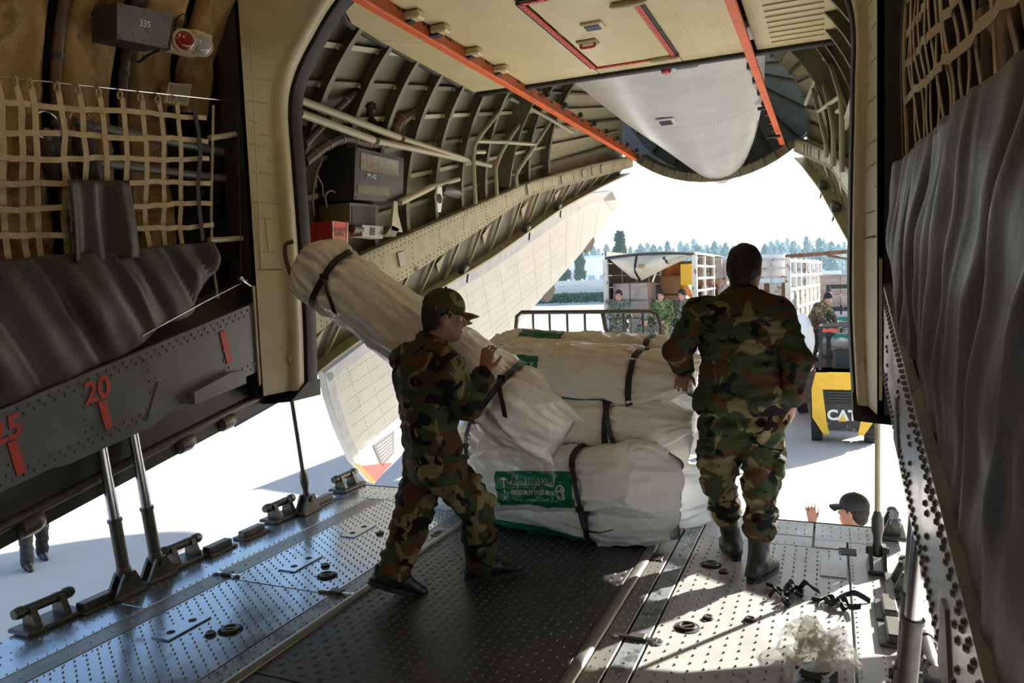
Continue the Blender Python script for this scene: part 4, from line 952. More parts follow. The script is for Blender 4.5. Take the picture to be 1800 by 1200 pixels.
# ================================================================== WHITE RELIEF BAGS
bagm = mat('white_bag_plastic', (.78, .75, .68), .27, var=.05, vs=4, bump=.3, bs=26, spec=.5)
bagb = mat('white_bag_clean', (.82, .83, .84), .27, var=.04, vs=4, bump=.3, bs=26, spec=.5)
greenp = mat('print_green', (.0, .16, .075), .34, bump=.15, bs=26)
strapm = mat('black_strap', (.012, .012, .013), .55)
inkw = mat('print_white', (.72, .74, .72), .45)
AR = {'ا': ('FE8D', 'FE8E', None, None), 'ب': ('FE8F', 'FE90', 'FE91', 'FE92'), 'ة': ('FE93', 'FE94', None, None), 'ث': ('FE99', 'FE9A', 'FE9B', 'FE9C'), 'د': ('FEA9', 'FEAA', None, None), 'ر': ('FEAD', 'FEAE', None, None), 'ز': ('FEAF', 'FEB0', None, None),
      'س': ('FEB1', 'FEB2', 'FEB3', 'FEB4'), 'ع': ('FEC9', 'FECA', 'FECB', 'FECC'), 'غ': ('FECD', 'FECE', 'FECF', 'FED0'), 'ك': ('FED9', 'FEDA', 'FEDB', 'FEDC'), 'ل': ('FEDD', 'FEDE', 'FEDF', 'FEE0'), 'م': ('FEE1', 'FEE2', 'FEE3', 'FEE4'), 'ن': ('FEE5', 'FEE6', 'FEE7', 'FEE8'), 'و': ('FEED', 'FEEE', None, None), 'ي': ('FEF1', 'FEF2', 'FEF3', 'FEF4'), 'إ': ('FE87', 'FE88', None, None)}
def arab(s):
    out = []
    for wd in s.split(' '):
        for i, c in enumerate(wd):
            pj = i > 0 and AR[wd[i-1]][2] is not None; nj = i < len(wd)-1 and AR[c][2] is not None
            f = AR[c]; h = f[3] if (pj and nj) else f[2] if nj else f[1] if pj else f[0]
            out.append(chr(int(h, 16)))
        out.append(' ')
    return ''.join(out[:-1][::-1])
def flat_text(body, size, bold=0., squash=1., fit=.64):
    cu = bpy.data.curves.new('t', 'FONT'); cu.body = body; cu.size = size; cu.align_x = 'CENTER'; cu.align_y = 'CENTER'; cu.resolution_u = 2; cu.offset = bold
    ob = bpy.data.objects.new('t', cu); COL.objects.link(ob); me = bpy.data.meshes.new_from_object(ob.evaluated_get(bpy.context.evaluated_depsgraph_get()))
    bpy.data.objects.remove(ob); P = np.array([v.co[:2] for v in me.vertices]).reshape(-1, 2); P[:, 0] *= fit/max(1e-6, np.ptp(P[:, 0]))
    return P, [tuple(p.vertices) for p in me.polygons]
def stroke(pts, w):
    P = np.array(pts, float); T = np.gradient(P, axis=0); N_ = np.stack([-T[:, 1], T[:, 0]], 1); N_ /= np.linalg.norm(N_, axis=1)[:, None]; n = len(P)
    ww = np.broadcast_to(np.asarray(w, float), n)[:, None]
    return np.vstack([P-N_*ww/2, P+N_*ww/2]), [(i, i+1, n+i+1, n+i) for i in range(n-1)]
def label_art():   # artwork on a 1.0 x .42 field, centre at (0,0)
    parts = []
    P, F_ = flat_text(arab('المملكة العربية السعودية'), .10); parts.append((P+(.02, .085), F_))
    P, F_ = flat_text('KINGDOM OF SAUDI ARABIA', .066, .0016, .92); parts.append((P+(.02, -.005), F_))
    P, F_ = flat_text(arab('مركز الملك سلمان للإغاثة'), .058, 0, 1.25); parts.append((P+(.02, -.085), F_))
    # palm above crossed swords
    parts.append(stroke([(-.40, -.03), (-.4, .10)], .014))
    for a in np.linspace(-70, 70, 7): t = R_(a); parts.append(stroke([(-.4, .1), (-.4+.03*sin(t), .1+.035*cos(t)), (-.4+.055*sin(t), .095+.03*cos(t))], [.01, .009, .003]))
    for s in (-1, 1): parts.append(stroke([(-.4-.055*s+.11*s*t, -.11+.045*t*t+.05*t) for t in np.linspace(0, 1, 7)], .009))
    # round emblem at the right: broken rings and strokes
    for r_, a0, a1 in ((.062, 20, 160), (.062, 200, 340), (.045, -60, 80), (.045, 120, 260), (.028, 0, 170)):
        parts.append(stroke([(.40+r_*cos(R_(a)), r_*sin(R_(a))) for a in np.linspace(a0, a1, 12)], .01))
    for k in range(4): parts.append(stroke([(.36+.0*k, -.05+.022*k), (.44, -.035+.022*k)], .007))
    return parts
ART = label_art()

class Bag:
    def __init__(s, label, A, B, r, seed, rz=1., endA='seam', endB='gather', m=None, squeeze=(), bend=0., flare=1., power=2.4, sag=.0, taper=1., cat='bag', tilt=0., group='white tent bags', twist=0.):
        s.A = np.asarray(A, float); s.B = np.asarray(B, float); s.r = r; s.rz = rz; s.seed = seed; s.eA = endA; s.eB = endB; s.sq = squeeze; s.bend = bend; s.flare = flare; s.pw = power; s.taper = taper; s.sag = sag; s.twist = twist
        d = s.B-s.A; s.L = np.linalg.norm(d); s.d = d/s.L
        up = V(0, 0, 1)-s.d*s.d[2]; up /= np.linalg.norm(up); sd_ = np.cross(s.d, up)   # sd_: horizontal, toward -Y for bags running +X
        c, n = cos(tilt), sin(tilt); s.up = up*c+sd_*n; s.sd = sd_*c-up*n
        s.m = m or bagm
        s.root = empty('relief_bag', (s.A+s.B)/2-V(0, 0, r*rz), label, cat, group)
        U = np.linspace(0, 1, 190); TH = np.linspace(0, 2*pi, 129)[:-1]
        G = s.S(U[:, None], TH[None, :])
        mb = MB(); a, b = len(U), len(TH)
        mb.add(G.reshape(-1, 3), [(i*b+j, i*b+(j+1) % b, (i+1)*b+(j+1) % b, (i+1)*b+j) for i in range(a-1) for j in range(b)]+[tuple(range(b))[::-1], tuple((a-1)*b+j for j in range(b))])
        mb.build('bag_body', s.m, s.root, smooth=True, ang=180)
    def S(s, u, th, e=0.):
        u, th = np.broadcast_arrays(np.asarray(u, float), np.asarray(th, float))
        ct, st = np.cos(th), np.sin(th); p = 2/s.pw
        x = np.sign(ct)*np.abs(ct)**p; z = np.sign(st)*np.abs(st)**p
        def end(t, kind):    # t: 0 at the tip, 1 in the body
            t = np.clip(t, 0, 1)
            if kind == 'seam': return np.clip(1-(1-t)**1.7, .015, 1), .74+.26*np.sin(pi/2*np.clip(t*1.3, 0, 1))
            if kind == 'gather': q = np.clip(1-(1-t)**2.6, 0, 1); fr_ = .17*np.exp(-(t/.07)**2); return .10+.9*q+fr_, .13+.87*q+fr_
            q = np.sqrt(np.clip(1-(1-t)**2, 0, 1)); return .3+.7*q, .3+.7*q
        wa, ha = end(u*s.L/(.34 if s.eA != 'round' else .2), s.eA); wb, hb = end((1-u)*s.L/(.46 if s.eB != 'round' else .2), s.eB)
        if s.eA == 'seam': ha = ha*(1-.0*u)
        fl = 1+(s.flare-1)*np.clip((u-.72)/.2, 0, 1)*np.clip((1-u)/.05, .6, 1)
        w = s.r*wa*wb*(s.taper+(1-s.taper)*u); h = s.r*s.rz*ha*hb*fl*(s.taper+(1-s.taper)*u)
        for q in s.sq:
            g = 1-.085*np.exp(-((u-q)*s.L/.035)**2)+.02*np.exp(-((np.abs(u-q)*s.L-.1)/.05)**2); w = w*g; h = h*g
        # creases
        al = u*s.L; N1 = np.stack([al*3.2+st*1.3, ct*1.6+al*.6, st*1.6-al*.8], -1)
        k1 = 1-np.abs(vnoise(N1, 1.15, s.seed)); k2 = 1-np.abs(vnoise(N1[..., [1, 2, 0]], 2.3, s.seed+9)); k3 = vnoise(N1, 4.6, s.seed+4)
        near = np.exp(-(u*s.L/.22)**2)+np.exp(-((1-u)*s.L/.22)**2)
        for q in s.sq: near = near+.8*np.exp(-((u-q)*s.L/.12)**2)
        pl = np.sin(th*13+vnoise(N1, 1.5, s.seed+2)*3+al*4)+.6*np.sin(th*23+s.seed)
        dr = .020*(k1-.55)+.010*(k2-.6)+.004*k3+.0085*pl*near
        C2 = np.stack([al*1.0+.12*vnoise(N1, 1.3, s.seed+21), s.r*(ct+.3*st), s.r*(st-.3*ct)], -1)
        c1 = (1-np.abs(vnoise(C2, 5.5, s.seed+31)))**5; c2 = (1-np.abs(vnoise(C2[..., [2, 0, 1]], 11., s.seed+41)))**5; c3 = (1-np.abs(vnoise(C2*np.array([.35, 1.5, 1.5]), 9., s.seed+51)))**6
        amp = .55+.45*vnoise(N1, .8, s.seed+61)+.6*np.clip(near, 0, 1)
        dr = dr+amp*(.016*c1+.008*c2+.015*c3-.009)
        dr = dr*np.clip(np.minimum(w, h)/s.r*1.4, .05, 1)
        w = w+dr+e; h = h+dr+e
        if s.eB == 'seam': al = al+.035*np.clip((u-.8)/.2, 0, 1)**2*np.sin(th*2+s.seed)+.02*np.clip((u-.85)/.15, 0, 1)*np.sin(th*5+1)
        c = s.A+s.d*al[..., None]+s.up*(s.bend*np.sin(pi*u)-s.sag*u**2)[..., None]
        tw = s.twist*u; x2 = x*w; z2 = z*h
        xx = x2*np.cos(tw)-z2*np.sin(tw); zz = x2*np.sin(tw)+z2*np.cos(tw)
        return c+s.sd*xx[..., None]+s.up*zz[..., None]
    def strap(s, u, tail=None, w=.034, lean=0.):
        th = np.linspace(0, 2*pi, 60)
        uu = u+lean*np.sin(th)/s.L; P = s.S(uu, th, .006); o = MB(); S_ = np.broadcast_to(s.d, P.shape)
        vs = []; fs = []; n = len(th); col = []
        for e, dd in ((0, -w/2), (0, w/2), (.004, w/2), (.004, -w/2)):
            Q = s.S(uu+dd/s.L, th, .015+e); Q = Q[:-1]; Q = sum(np.roll(Q, j, 0) for j in (-2, -1, 0, 1, 2))/5; col.append(np.vstack([Q, Q[:1]]))
        for k in range(n): vs += [col[i][k] for i in range(4)]
        for k in range(n-1):
            for i in range(4): fs.append((k*4+i, k*4+(i+1) % 4, k*4+4+(i+1) % 4, k*4+4+i))
        ob = o.add(vs, fs).build('strap', strapm, s.root)
        if tail:
            q0 = s.S(np.array(u), np.array(tail[0]), .012)
            P = spline([q0]+[q0+V(*d) for d in tail[1:]], 5); MB().ribbon(P, s.d+.2*s.up, .028, .004).build('strap_tail', strapm, ob)
            MB().box(q0, (.05, .02, .035), bev=.004).build('buckle', strapm, ob)
        return ob
    def patch(s, u0, u1, t0, t1, art=False, flip=False, m=None):
        U = np.linspace(u0, u1, 70); T = np.linspace(t0, t1, 44)
        o = MB().grid(s.S(U[:, None], T[None, :], .0045)).build('green_print', m or greenp, s.root, smooth=True, ang=180)
        if art:
            mb = MB(); uc, tc_ = (u0+u1)/2, (t0+t1)/2; su = abs(u1-u0)/1.0; stt = abs(t1-t0)/.42; sg = -1 if flip else 1
            ds = np.sign(t1-t0)
            for P, F_ in ART:
                if len(P) == 0: continue
                Q = s.S(uc+sg*P[:, 0]*su*.94, tc_+sg*ds*P[:, 1]*stt, .0085); mb.add(Q, F_)
            mb.build('lettering', inkw, o)
        return o

# theta: 0 = toward the camera side (sd), pi/2 = up, -pi/2 = down
b1 = Bag('lowest white bag of the front stack, lying on the ramp', (-2.33, 4.50, .185), (-.83, 4.20, .185), .20, 1, rz=.92, endA='gather', endB='seam', m=bagb, squeeze=(.70,), power=2.8)
b1.strap(.70, (.9, (.0, -.03, .03), (.03, -.05, -.05), (.05, -.05, -.1))); b1.patch(.25, .67, -1.05, -.55)
b2 = Bag('white bag lettered KINGDOM OF SAUDI ARABIA facing the camera, second from bottom', AY(815, 838, 4.40), AY(1190, 843, 4.12), .20, 2, rz=.98, endA='gather', endB='seam', m=bagb, squeeze=(.64,), flare=1.28)
b2.strap(.645, (-.6, (.02, -.03, -.05), (.05, -.05, -.1), (.13, -.04, -.11), (.2, -.03, -.09)), lean=-.03); b2.patch(.27, .625, -.62, .38, True)
b3 = Bag('white bag squeezed in the middle of the stack behind the lettered one', AY(800, 772, 4.62), AY(1205, 790, 4.5), .19, 3, rz=.9, endA='gather', endB='seam', squeeze=(.7, .12))
b3.strap(.70); b3.strap(.12, (.0, (.02, -.04, -.05), (.05, -.05, -.12), (.12, -.05, -.05)))
b4 = Bag('white bag third from the top with a black strap near its gathered end', AY(830, 722, 4.55), AY(1222, 742, 4.32), .185, 4, rz=.98, endA='gather', endB='gather', squeeze=(.69,))
b4.strap(.69, lean=.02); b4.strap(.705, lean=-.05); b4.patch(.3, .66, .9, 1.35)
b5 = Bag('topmost front white bag under the hand of the soldier facing away', AY(850, 642, 4.52), AY(1222, 668, 4.3), .19, 5, rz=.92, endA='gather', endB='gather', squeeze=(.78,))
b5.strap(.775, lean=.02); b5.patch(.15, .36, -.35, .55, True, True); b5.patch(.37, .72, -1.25, -.8)
b6 = Bag('topmost rear white bag behind the front one', AY(845, 622, 4.9), AY(1235, 640, 4.84), .19, 6, rz=.9, endA='gather', endB='gather', squeeze=(.79,))
b6.strap(.79); b6.patch(.22, .42, .95, 1.5)
b7 = Bag('bluish white bag at the bottom of the rear stack beside the soldier\'s boots', AY(752, 882, 4.80), AY(1250, 868, 4.68), .235, 7, rz=1.02, endA='gather', endB='seam', m=bagb, squeeze=(.2,))
b7.strap(.2)
b8 = Bag('white bag in the rear stack just behind the soldier facing away', AY(880, 745, 4.86), AY(1240, 752, 4.72), .23, 8, rz=1.0, endA='gather', endB='seam', m=bagb, squeeze=(.7,))
bc = Bag('white bag carried on the shoulder of the soldier in the cap', AY(532, 452, 3.50), AY(988, 772, 3.80), .212, 11, rz=.98, endA='round', endB='seam', squeeze=(.14, .77), taper=.86)
bc.strap(.135, (.1, (.03, -.03, -.06), (.06, -.04, -.12), (.08, -.03, -.2))); bc.strap(.755, (.6, (.0, -.04, -.05), (.02, -.05, -.13), (.03, -.05, -.2)), lean=.02); bc.patch(.60, .742, -1.15, -.1, True)
MB().tube(spline([bc.A+V(-.02, -.05, .09), bc.A+V(-.05, -.08, .07), bc.A+V(-.055, -.08, .0), bc.A+V(-.02, -.09, -.1)], 5), .012, 8).build('drawcord', mat('cord_brown', (.10, .075, .05), .8), bc.root, smooth=True)
# loading platform and railing behind the ramp
r = empty('loading_platform', (-1.6, 5.55, GZ), 'low scissor loading platform just behind the ramp', 'platform')
MB().box((-1.75, 5.62, -.55), (2.3, 1.05, .12), bev=.01).build('deck', dksteel, r)
for y in (5.2, 6.0):
    for s in (-1, 1): MB().bar((-1.75-s*1., y, GZ+.25), (-1.75+s*1., y, -.62), .05, .1).build('scissor_arm', dksteel, r)
MB().box((-1.75, 5.62, GZ+.2), (2.3, 1.0, .12), bev=.01).build('chassis', dksteel, r)
for x in (-2.7, -.8):
    for y in (5.2, 6.04): MB().cyl((x, y-.05, GZ+.14), (x, y+.05, GZ+.14), .14, 14).build('wheel', seal, r, smooth=True)
for px in (1247, 1254): q = AY(px, 870, 5.12); MB().cyl((q[0], 5.12, -.5), (q[0]-.03, 5.12, .75), .012, 8).build('stanchion', dksteel, r, smooth=True)
r = empty('crowd_barrier', (-1.9, 5.25, -.49), 'grey tubular barrier standing behind the bag stack', 'barrier')
tb = mat('barrier_tube', (.16, .16, .155), .38, .5); Yb = 5.25
a = AY(906, 549, Yb); b = AY(1160, 547, Yb); zt_ = (a[2]+b[2])/2; dz = b[2]-a[2]
P = [V(a[0], Yb, -.45), a-V(0, 0, .12), a+V(.012, 0, -.03), a+V(.05, 0, 0), b+V(-.07, 0, 0), b+V(-.02, 0, -.025), b+V(0, 0, -.1), V(b[0], Yb, -.45)]
MB().tube(P, .016, 10).build('frame', tb, r, smooth=True)
for px in (937, 966, 997, 1028, 1096, 1130):
    q = AY(px, 560, Yb); MB().cyl((q[0], Yb, -.2), (q[0], Yb, zt_-.005), .010, 8).build('bar', tb, r, smooth=True)
q = AY(1064, 560, Yb); MB().tube(spline([(q[0]-.02, Yb, zt_), (q[0], Yb, zt_-.12), (q[0]+.02, Yb, zt_-.3), (q[0]+.02, Yb, -.2)], 5), .018, 8).build('bar', tb, r, smooth=True)
MB().cyl((a[0], Yb, -.2), (b[0], Yb, -.2), .014, 8).build('lower_rail', tb, r, smooth=True)
for x in (a[0]+.15, b[0]-.15): MB().bar((x, Yb-.2, -.47), (x, Yb+.2, -.47), .03, .02).build('foot', tb, r)
# ================================================================== PEOPLE: implicit surfaces meshed by surface nets
class Field:
    def __init__(s, lo, hi, h):
        s.lo = np.asarray(lo, float); s.h = h; s.n = np.ceil((np.asarray(hi, float)-s.lo)/h).astype(int)+1
        s.v = np.full(s.n, .2, np.float32)
    def _sub(s, lo, hi):
        a = np.clip(np.floor((lo-s.lo)/s.h).astype(int), 0, s.n-1); b = np.clip(np.ceil((hi-s.lo)/s.h).astype(int)+1, 1, s.n)
        if np.any(b <= a): return None, None
        ax = [s.lo[i]+s.h*np.arange(a[i], b[i]) for i in range(3)]
        return tuple(slice(a[i], b[i]) for i in range(3)), np.stack(np.meshgrid(*ax, indexing='ij'), -1).astype(np.float32)
    def _mix(s, sl, d, k):
        o = s.v[sl]
        if k <= 0: s.v[sl] = np.minimum(o, d); return
        hh = np.clip(.5+.5*(o-d)/k, 0, 1); s.v[sl] = o+(d-o)*hh-k*hh*(1-hh)
    def cone(s, a, b, r1, r2=None, k=.03, sq=None):   # tapered capsule; sq=(dir, factor) flattens along dir
        a = np.asarray(a, float); b = np.asarray(b, float); r2 = r1 if r2 is None else r2; m = max(r1, r2)*(1 if sq is None else max(1, 1/sq[1]))+k+2*s.h
        sl, P = s._sub(np.minimum(a, b)-m, np.maximum(a, b)+m)
        if sl is None: return s
        ba = (b-a).astype(np.float32); t = np.clip(((P-a.astype(np.float32))@ba)/max(1e-9, float(ba@ba)), 0, 1)
        D = P-a.astype(np.float32)-t[..., None]*ba
        if sq is not None:
            q = np.asarray(sq[0], float); q = (q/np.linalg.norm(q)).astype(np.float32); D = D+(D@q)[..., None]*q*(sq[1]-1)
        s._mix(sl, np.sqrt((D*D).sum(-1))-(r1+(r2-r1)*t), k); return s
    def ell(s, c, r, fr=None, k=.02):
        c = np.asarray(c, float); r = np.asarray(r, float); m = r.max()+k+2*s.h; sl, P = s._sub(c-m, c+m)
        if sl is None: return s
        D = P-c.astype(np.float32)
        if fr is not None: D = D@np.asarray(fr, np.float32).T
        q = D/r.astype(np.float32); n1 = np.sqrt((q*q).sum(-1)); q2 = q/r.astype(np.float32); n2 = np.sqrt((q2*q2).sum(-1))+1e-6
        s._mix(sl, n1*(n1-1)/n2, k); return s
    def box(s, c, hs, fr=None, rd=.01, k=.01):
        c = np.asarray(c, float); hs = np.asarray(hs, float); m = np.linalg.norm(hs)+k+2*s.h; sl, P = s._sub(c-m, c+m)
        if sl is None: return s
        D = P-c.astype(np.float32)
        if fr is not None: D = D@np.asarray(fr, np.float32).T
        q = np.abs(D)-(hs-rd).astype(np.float32); s._mix(sl, np.sqrt((np.maximum(q, 0)**2).sum(-1))+np.minimum(q.max(-1), 0)-rd, k); return s
    def cut(s, p, n):   # keep the side the normal does not point to
        n = np.asarray(n, float); n /= np.linalg.norm(n)
        g = [s.lo[i]+s.h*np.arange(s.n[i])-p[i] for i in range(3)]
        d = g[0][:, None, None]*n[0]+g[1][None, :, None]*n[1]+g[2][None, None, :]*n[2]
        s.v = np.maximum(s.v, d.astype(np.float32)); return s
    def mesh(s):
        v = s.v; I = v < 0; c = np.zeros(np.array(v.shape)-1, np.int8)
        for dx in (0, 1):
            for dy in (0, 1):
                for dz in (0, 1): c += I[dx:v.shape[0]-1+dx, dy:v.shape[1]-1+dy, dz:v.shape[2]-1+dz]
        act = (c > 0) & (c < 8); ijk = np.argwhere(act); idx = np.full(act.shape, -1, np.int64); idx[act] = np.arange(len(ijk))
        acc = np.zeros((len(ijk), 3)); cnt = np.zeros(len(ijk))
        for ax in range(3):
            o1, o2 = [(ax+1) % 3, (ax+2) % 3]
            for p in (0, 1):
                for q in (0, 1):
                    A_ = ijk.copy(); A_[:, o1] += p; A_[:, o2] += q; B_ = A_.copy(); B_[:, ax] += 1
                    va = v[A_[:, 0], A_[:, 1], A_[:, 2]]; vb = v[B_[:, 0], B_[:, 1], B_[:, 2]]; x = (va < 0) != (vb < 0)
                    t = np.where(x, va/np.where(x, va-vb, 1), 0); pt = A_.astype(float); pt[:, ax] += t
                    acc[x] += pt[x]; cnt[x] += 1
        P = s.lo+s.h*acc/np.maximum(cnt, 1)[:, None]; F_ = []
        for ax in range(3):
            o1, o2 = (ax+1) % 3, (ax+2) % 3; sh = [slice(None)]*3
            a = [slice(None)]*3; b = [slice(None)]*3; a[ax] = slice(0, -1); b[ax] = slice(1, None)
            e = I[tuple(a)] != I[tuple(b)]; E_ = np.argwhere(e)
            E_ = E_[(E_[:, o1] > 0) & (E_[:, o2] > 0) & (E_[:, o1] < v.shape[o1]-1) & (E_[:, o2] < v.shape[o2]-1)]
            q = []
            for p1, p2 in ((1, 1), (0, 1), (0, 0), (1, 0)):
                C_ = E_.copy(); C_[:, o1] -= p1; C_[:, o2] -= p2; q.append(idx[C_[:, 0], C_[:, 1], C_[:, 2]])
            q = np.stack(q, 1); fl = ~I[E_[:, 0], E_[:, 1], E_[:, 2]]; q[fl] = q[fl][:, ::-1]; F_.append(q)
        return P, np.vstack(F_)
def vnorm(P, F_):
    n = np.cross(P[F_[:, 2]]-P[F_[:, 0]], P[F_[:, 3]]-P[F_[:, 1]]); N_ = np.zeros_like(P)
    for i in range(4): np.add.at(N_, F_[:, i], n)
    return N_/np.maximum(1e-12, np.linalg.norm(N_, axis=1))[:, None]
def relax(P, F_, it=1):
    for _ in range(it):
        S_ = np.zeros_like(P); c = np.zeros(len(P))
        for i in range(4):
            np.add.at(S_, F_[:, i], P[F_[:, (i+1) % 4]]); np.add.at(c, F_[:, i], 1)
            np.add.at(S_, F_[:, (i+1) % 4], P[F_[:, i]]); np.add.at(c, F_[:, (i+1) % 4], 1)
        P = P*.4+.6*S_/np.maximum(c, 1)[:, None]
    return P
def emit(fl, name, m, parent, folds=0., fs=(9, 9, 22), seed=0, it=1, label=None, split=None):
    P, F_ = fl.mesh(); P = relax(P, F_, it)
    if folds:
        N_ = vnorm(P, F_); Q = P*np.array(fs); w = vnoise(P, 5, seed+5)[:, None]*1.2
        r1 = 1-np.abs(vnoise(Q+w, 1., seed))*2; r2 = 1-np.abs(vnoise(Q[:, [1, 2, 0]]*1.7+w, 1., seed+3))*2
        P = P+N_*(folds*(.65*r1+.35*r2))[:, None]
    mb = MB(); mb.v = [tuple(q) for q in P]; mb.f = [tuple(int(i) for i in q) for q in F_]; mb.m = [0]*len(mb.f)
    if split:
        C_ = P[F_].mean(1); mb.m = [int(q) for q in split(C_)]
    return mb.build(name, m, parent, smooth=True, ang=180, label=label)
def fr3(f, up=(0, 0, 1)):   # rows: right, forward, up
    f = np.asarray(f, float); f /= np.linalg.norm(f); r = np.cross(f, np.asarray(up, float)); r /= np.linalg.norm(r); return np.stack([r, f, np.cross(r, f)])
def hand(fl, w, d, pn, side, curl=.4, sc=1., spread=.12, thumb=1.):
    # w wrist, d hand direction, pn palm normal, side: +1 thumb along cross(d,pn), -1 the other way
    d = np.asarray(d, float); d /= np.linalg.norm(d); pn = np.asarray(pn, float); pn -= d*(pn@d); pn /= np.linalg.norm(pn); t = np.cross(d, pn)*side
    kk = w+d*.085*sc
    fl.cone(w, w+d*.03*sc, .026*sc, .03*sc, .02, (pn, 1.35))
    for q in (-.03, -.01, .01, .03): fl.cone(w+d*.02*sc+t*q*.6*sc, kk+t*q*sc, .016*sc, .0125*sc, .012)
    for q, ln, in ((.031, .074), (.0105, .084), (-.0105, .078), (-.031, .062)):
        p = kk+t*q*sc; dd = d+t*q*spread*30; dd /= np.linalg.norm(dd); a = curl*.55
        for j, (fq, r_) in enumerate(((.45, .0105), (.31, .0092), (.24, .008))):
            ax = dd*cos(a)+pn*sin(a); p2 = p+ax*ln*fq*sc; fl.cone(p, p2, r_*sc, r_*.92*sc, .003); p = p2; a += curl
    p = w+d*.025*sc+t*.024*sc; td = d*.62+t*.75*thumb+pn*.25; td /= np.linalg.norm(td); p2 = p+td*.04*sc; fl.cone(p, p2, .0155*sc, .012*sc, .012)
    td2 = d*.85+t*.35*thumb+pn*.3; td2 /= np.linalg.norm(td2); p3 = p2+td2*.032*sc; fl.cone(p2, p3, .0115*sc, .0105*sc, .004); fl.cone(p3, p3+td2*.022*sc, .0105*sc, .008*sc, .003)
def head(fl, c, f, up=(0, 0, 1), sc=1.):
    M_ = fr3(f, up); r, f, u = M_; g = lambda x, y, z: c+(r*x+f*y+u*z)*sc
    fl.ell(g(0, -.012, .025), V(.076, .096, .098)*sc, M_, .02)
    fl.ell(g(0, .03, -.055), V(.058, .066, .075)*sc, M_, .03)
    fl.ell(g(0, .07, -.10), V(.026, .022, .02)*sc, M_, .025)     # chin
    fl.cone(g(-.03, .082, .022), g(.03, .082, .022), .014*sc, .014*sc, .02)  # brow
    fl.cone(g(0, .088, .01), g(0, .108, -.03), .009*sc, .014*sc, .012)  # nose
    for s in (-1, 1):
        fl.ell(g(.034*s, .068, -.028), V(.02, .02, .018)*sc, M_, .02)
        fl.ell(g(.077*s, -.005, -.012), V(.009, .02, .032)*sc, M_, .008)   # ear
        fl.ell(g(.012*s, .1, -.037), V(.008, .009, .007)*sc, M_, .006)
    fl.cone(g(-.02, .086, -.066), g(.02, .086, -.066), .008*sc, .008*sc, .006); fl.cone(g(-.015, .085, -.078), g(.015, .085, -.078), .008*sc, .008*sc, .006)
    return M_, g
skin_ = mat('skin', (.30, .155, .095), .5, var=.08, vs=12, bump=.06, bs=60)
hairm = mat('dark_hair', (.012, .009, .008), .65, bump=.5, bs=90, aniso=(1, 1, .3))
eyew = mat('eye_white', (.6, .58, .55), .2); eyed = mat('eye_dark', (.02, .012, .008), .1)
lipm = mat('lip', (.30, .12, .09), .5)
WOOD = [(.043, .06, .028), (.088, .042, .02), (.20, .165, .085), (.011, .010, .010)]
boot_l = mat('boot_leather', (.022, .018, .016), .42, bump=.2, bs=40, dirt=(.075, .06, .05), dirt_t=.58, dirt_s=9, var=.2)
sole_m = mat('boot_sole', (.03, .026, .023), .7)

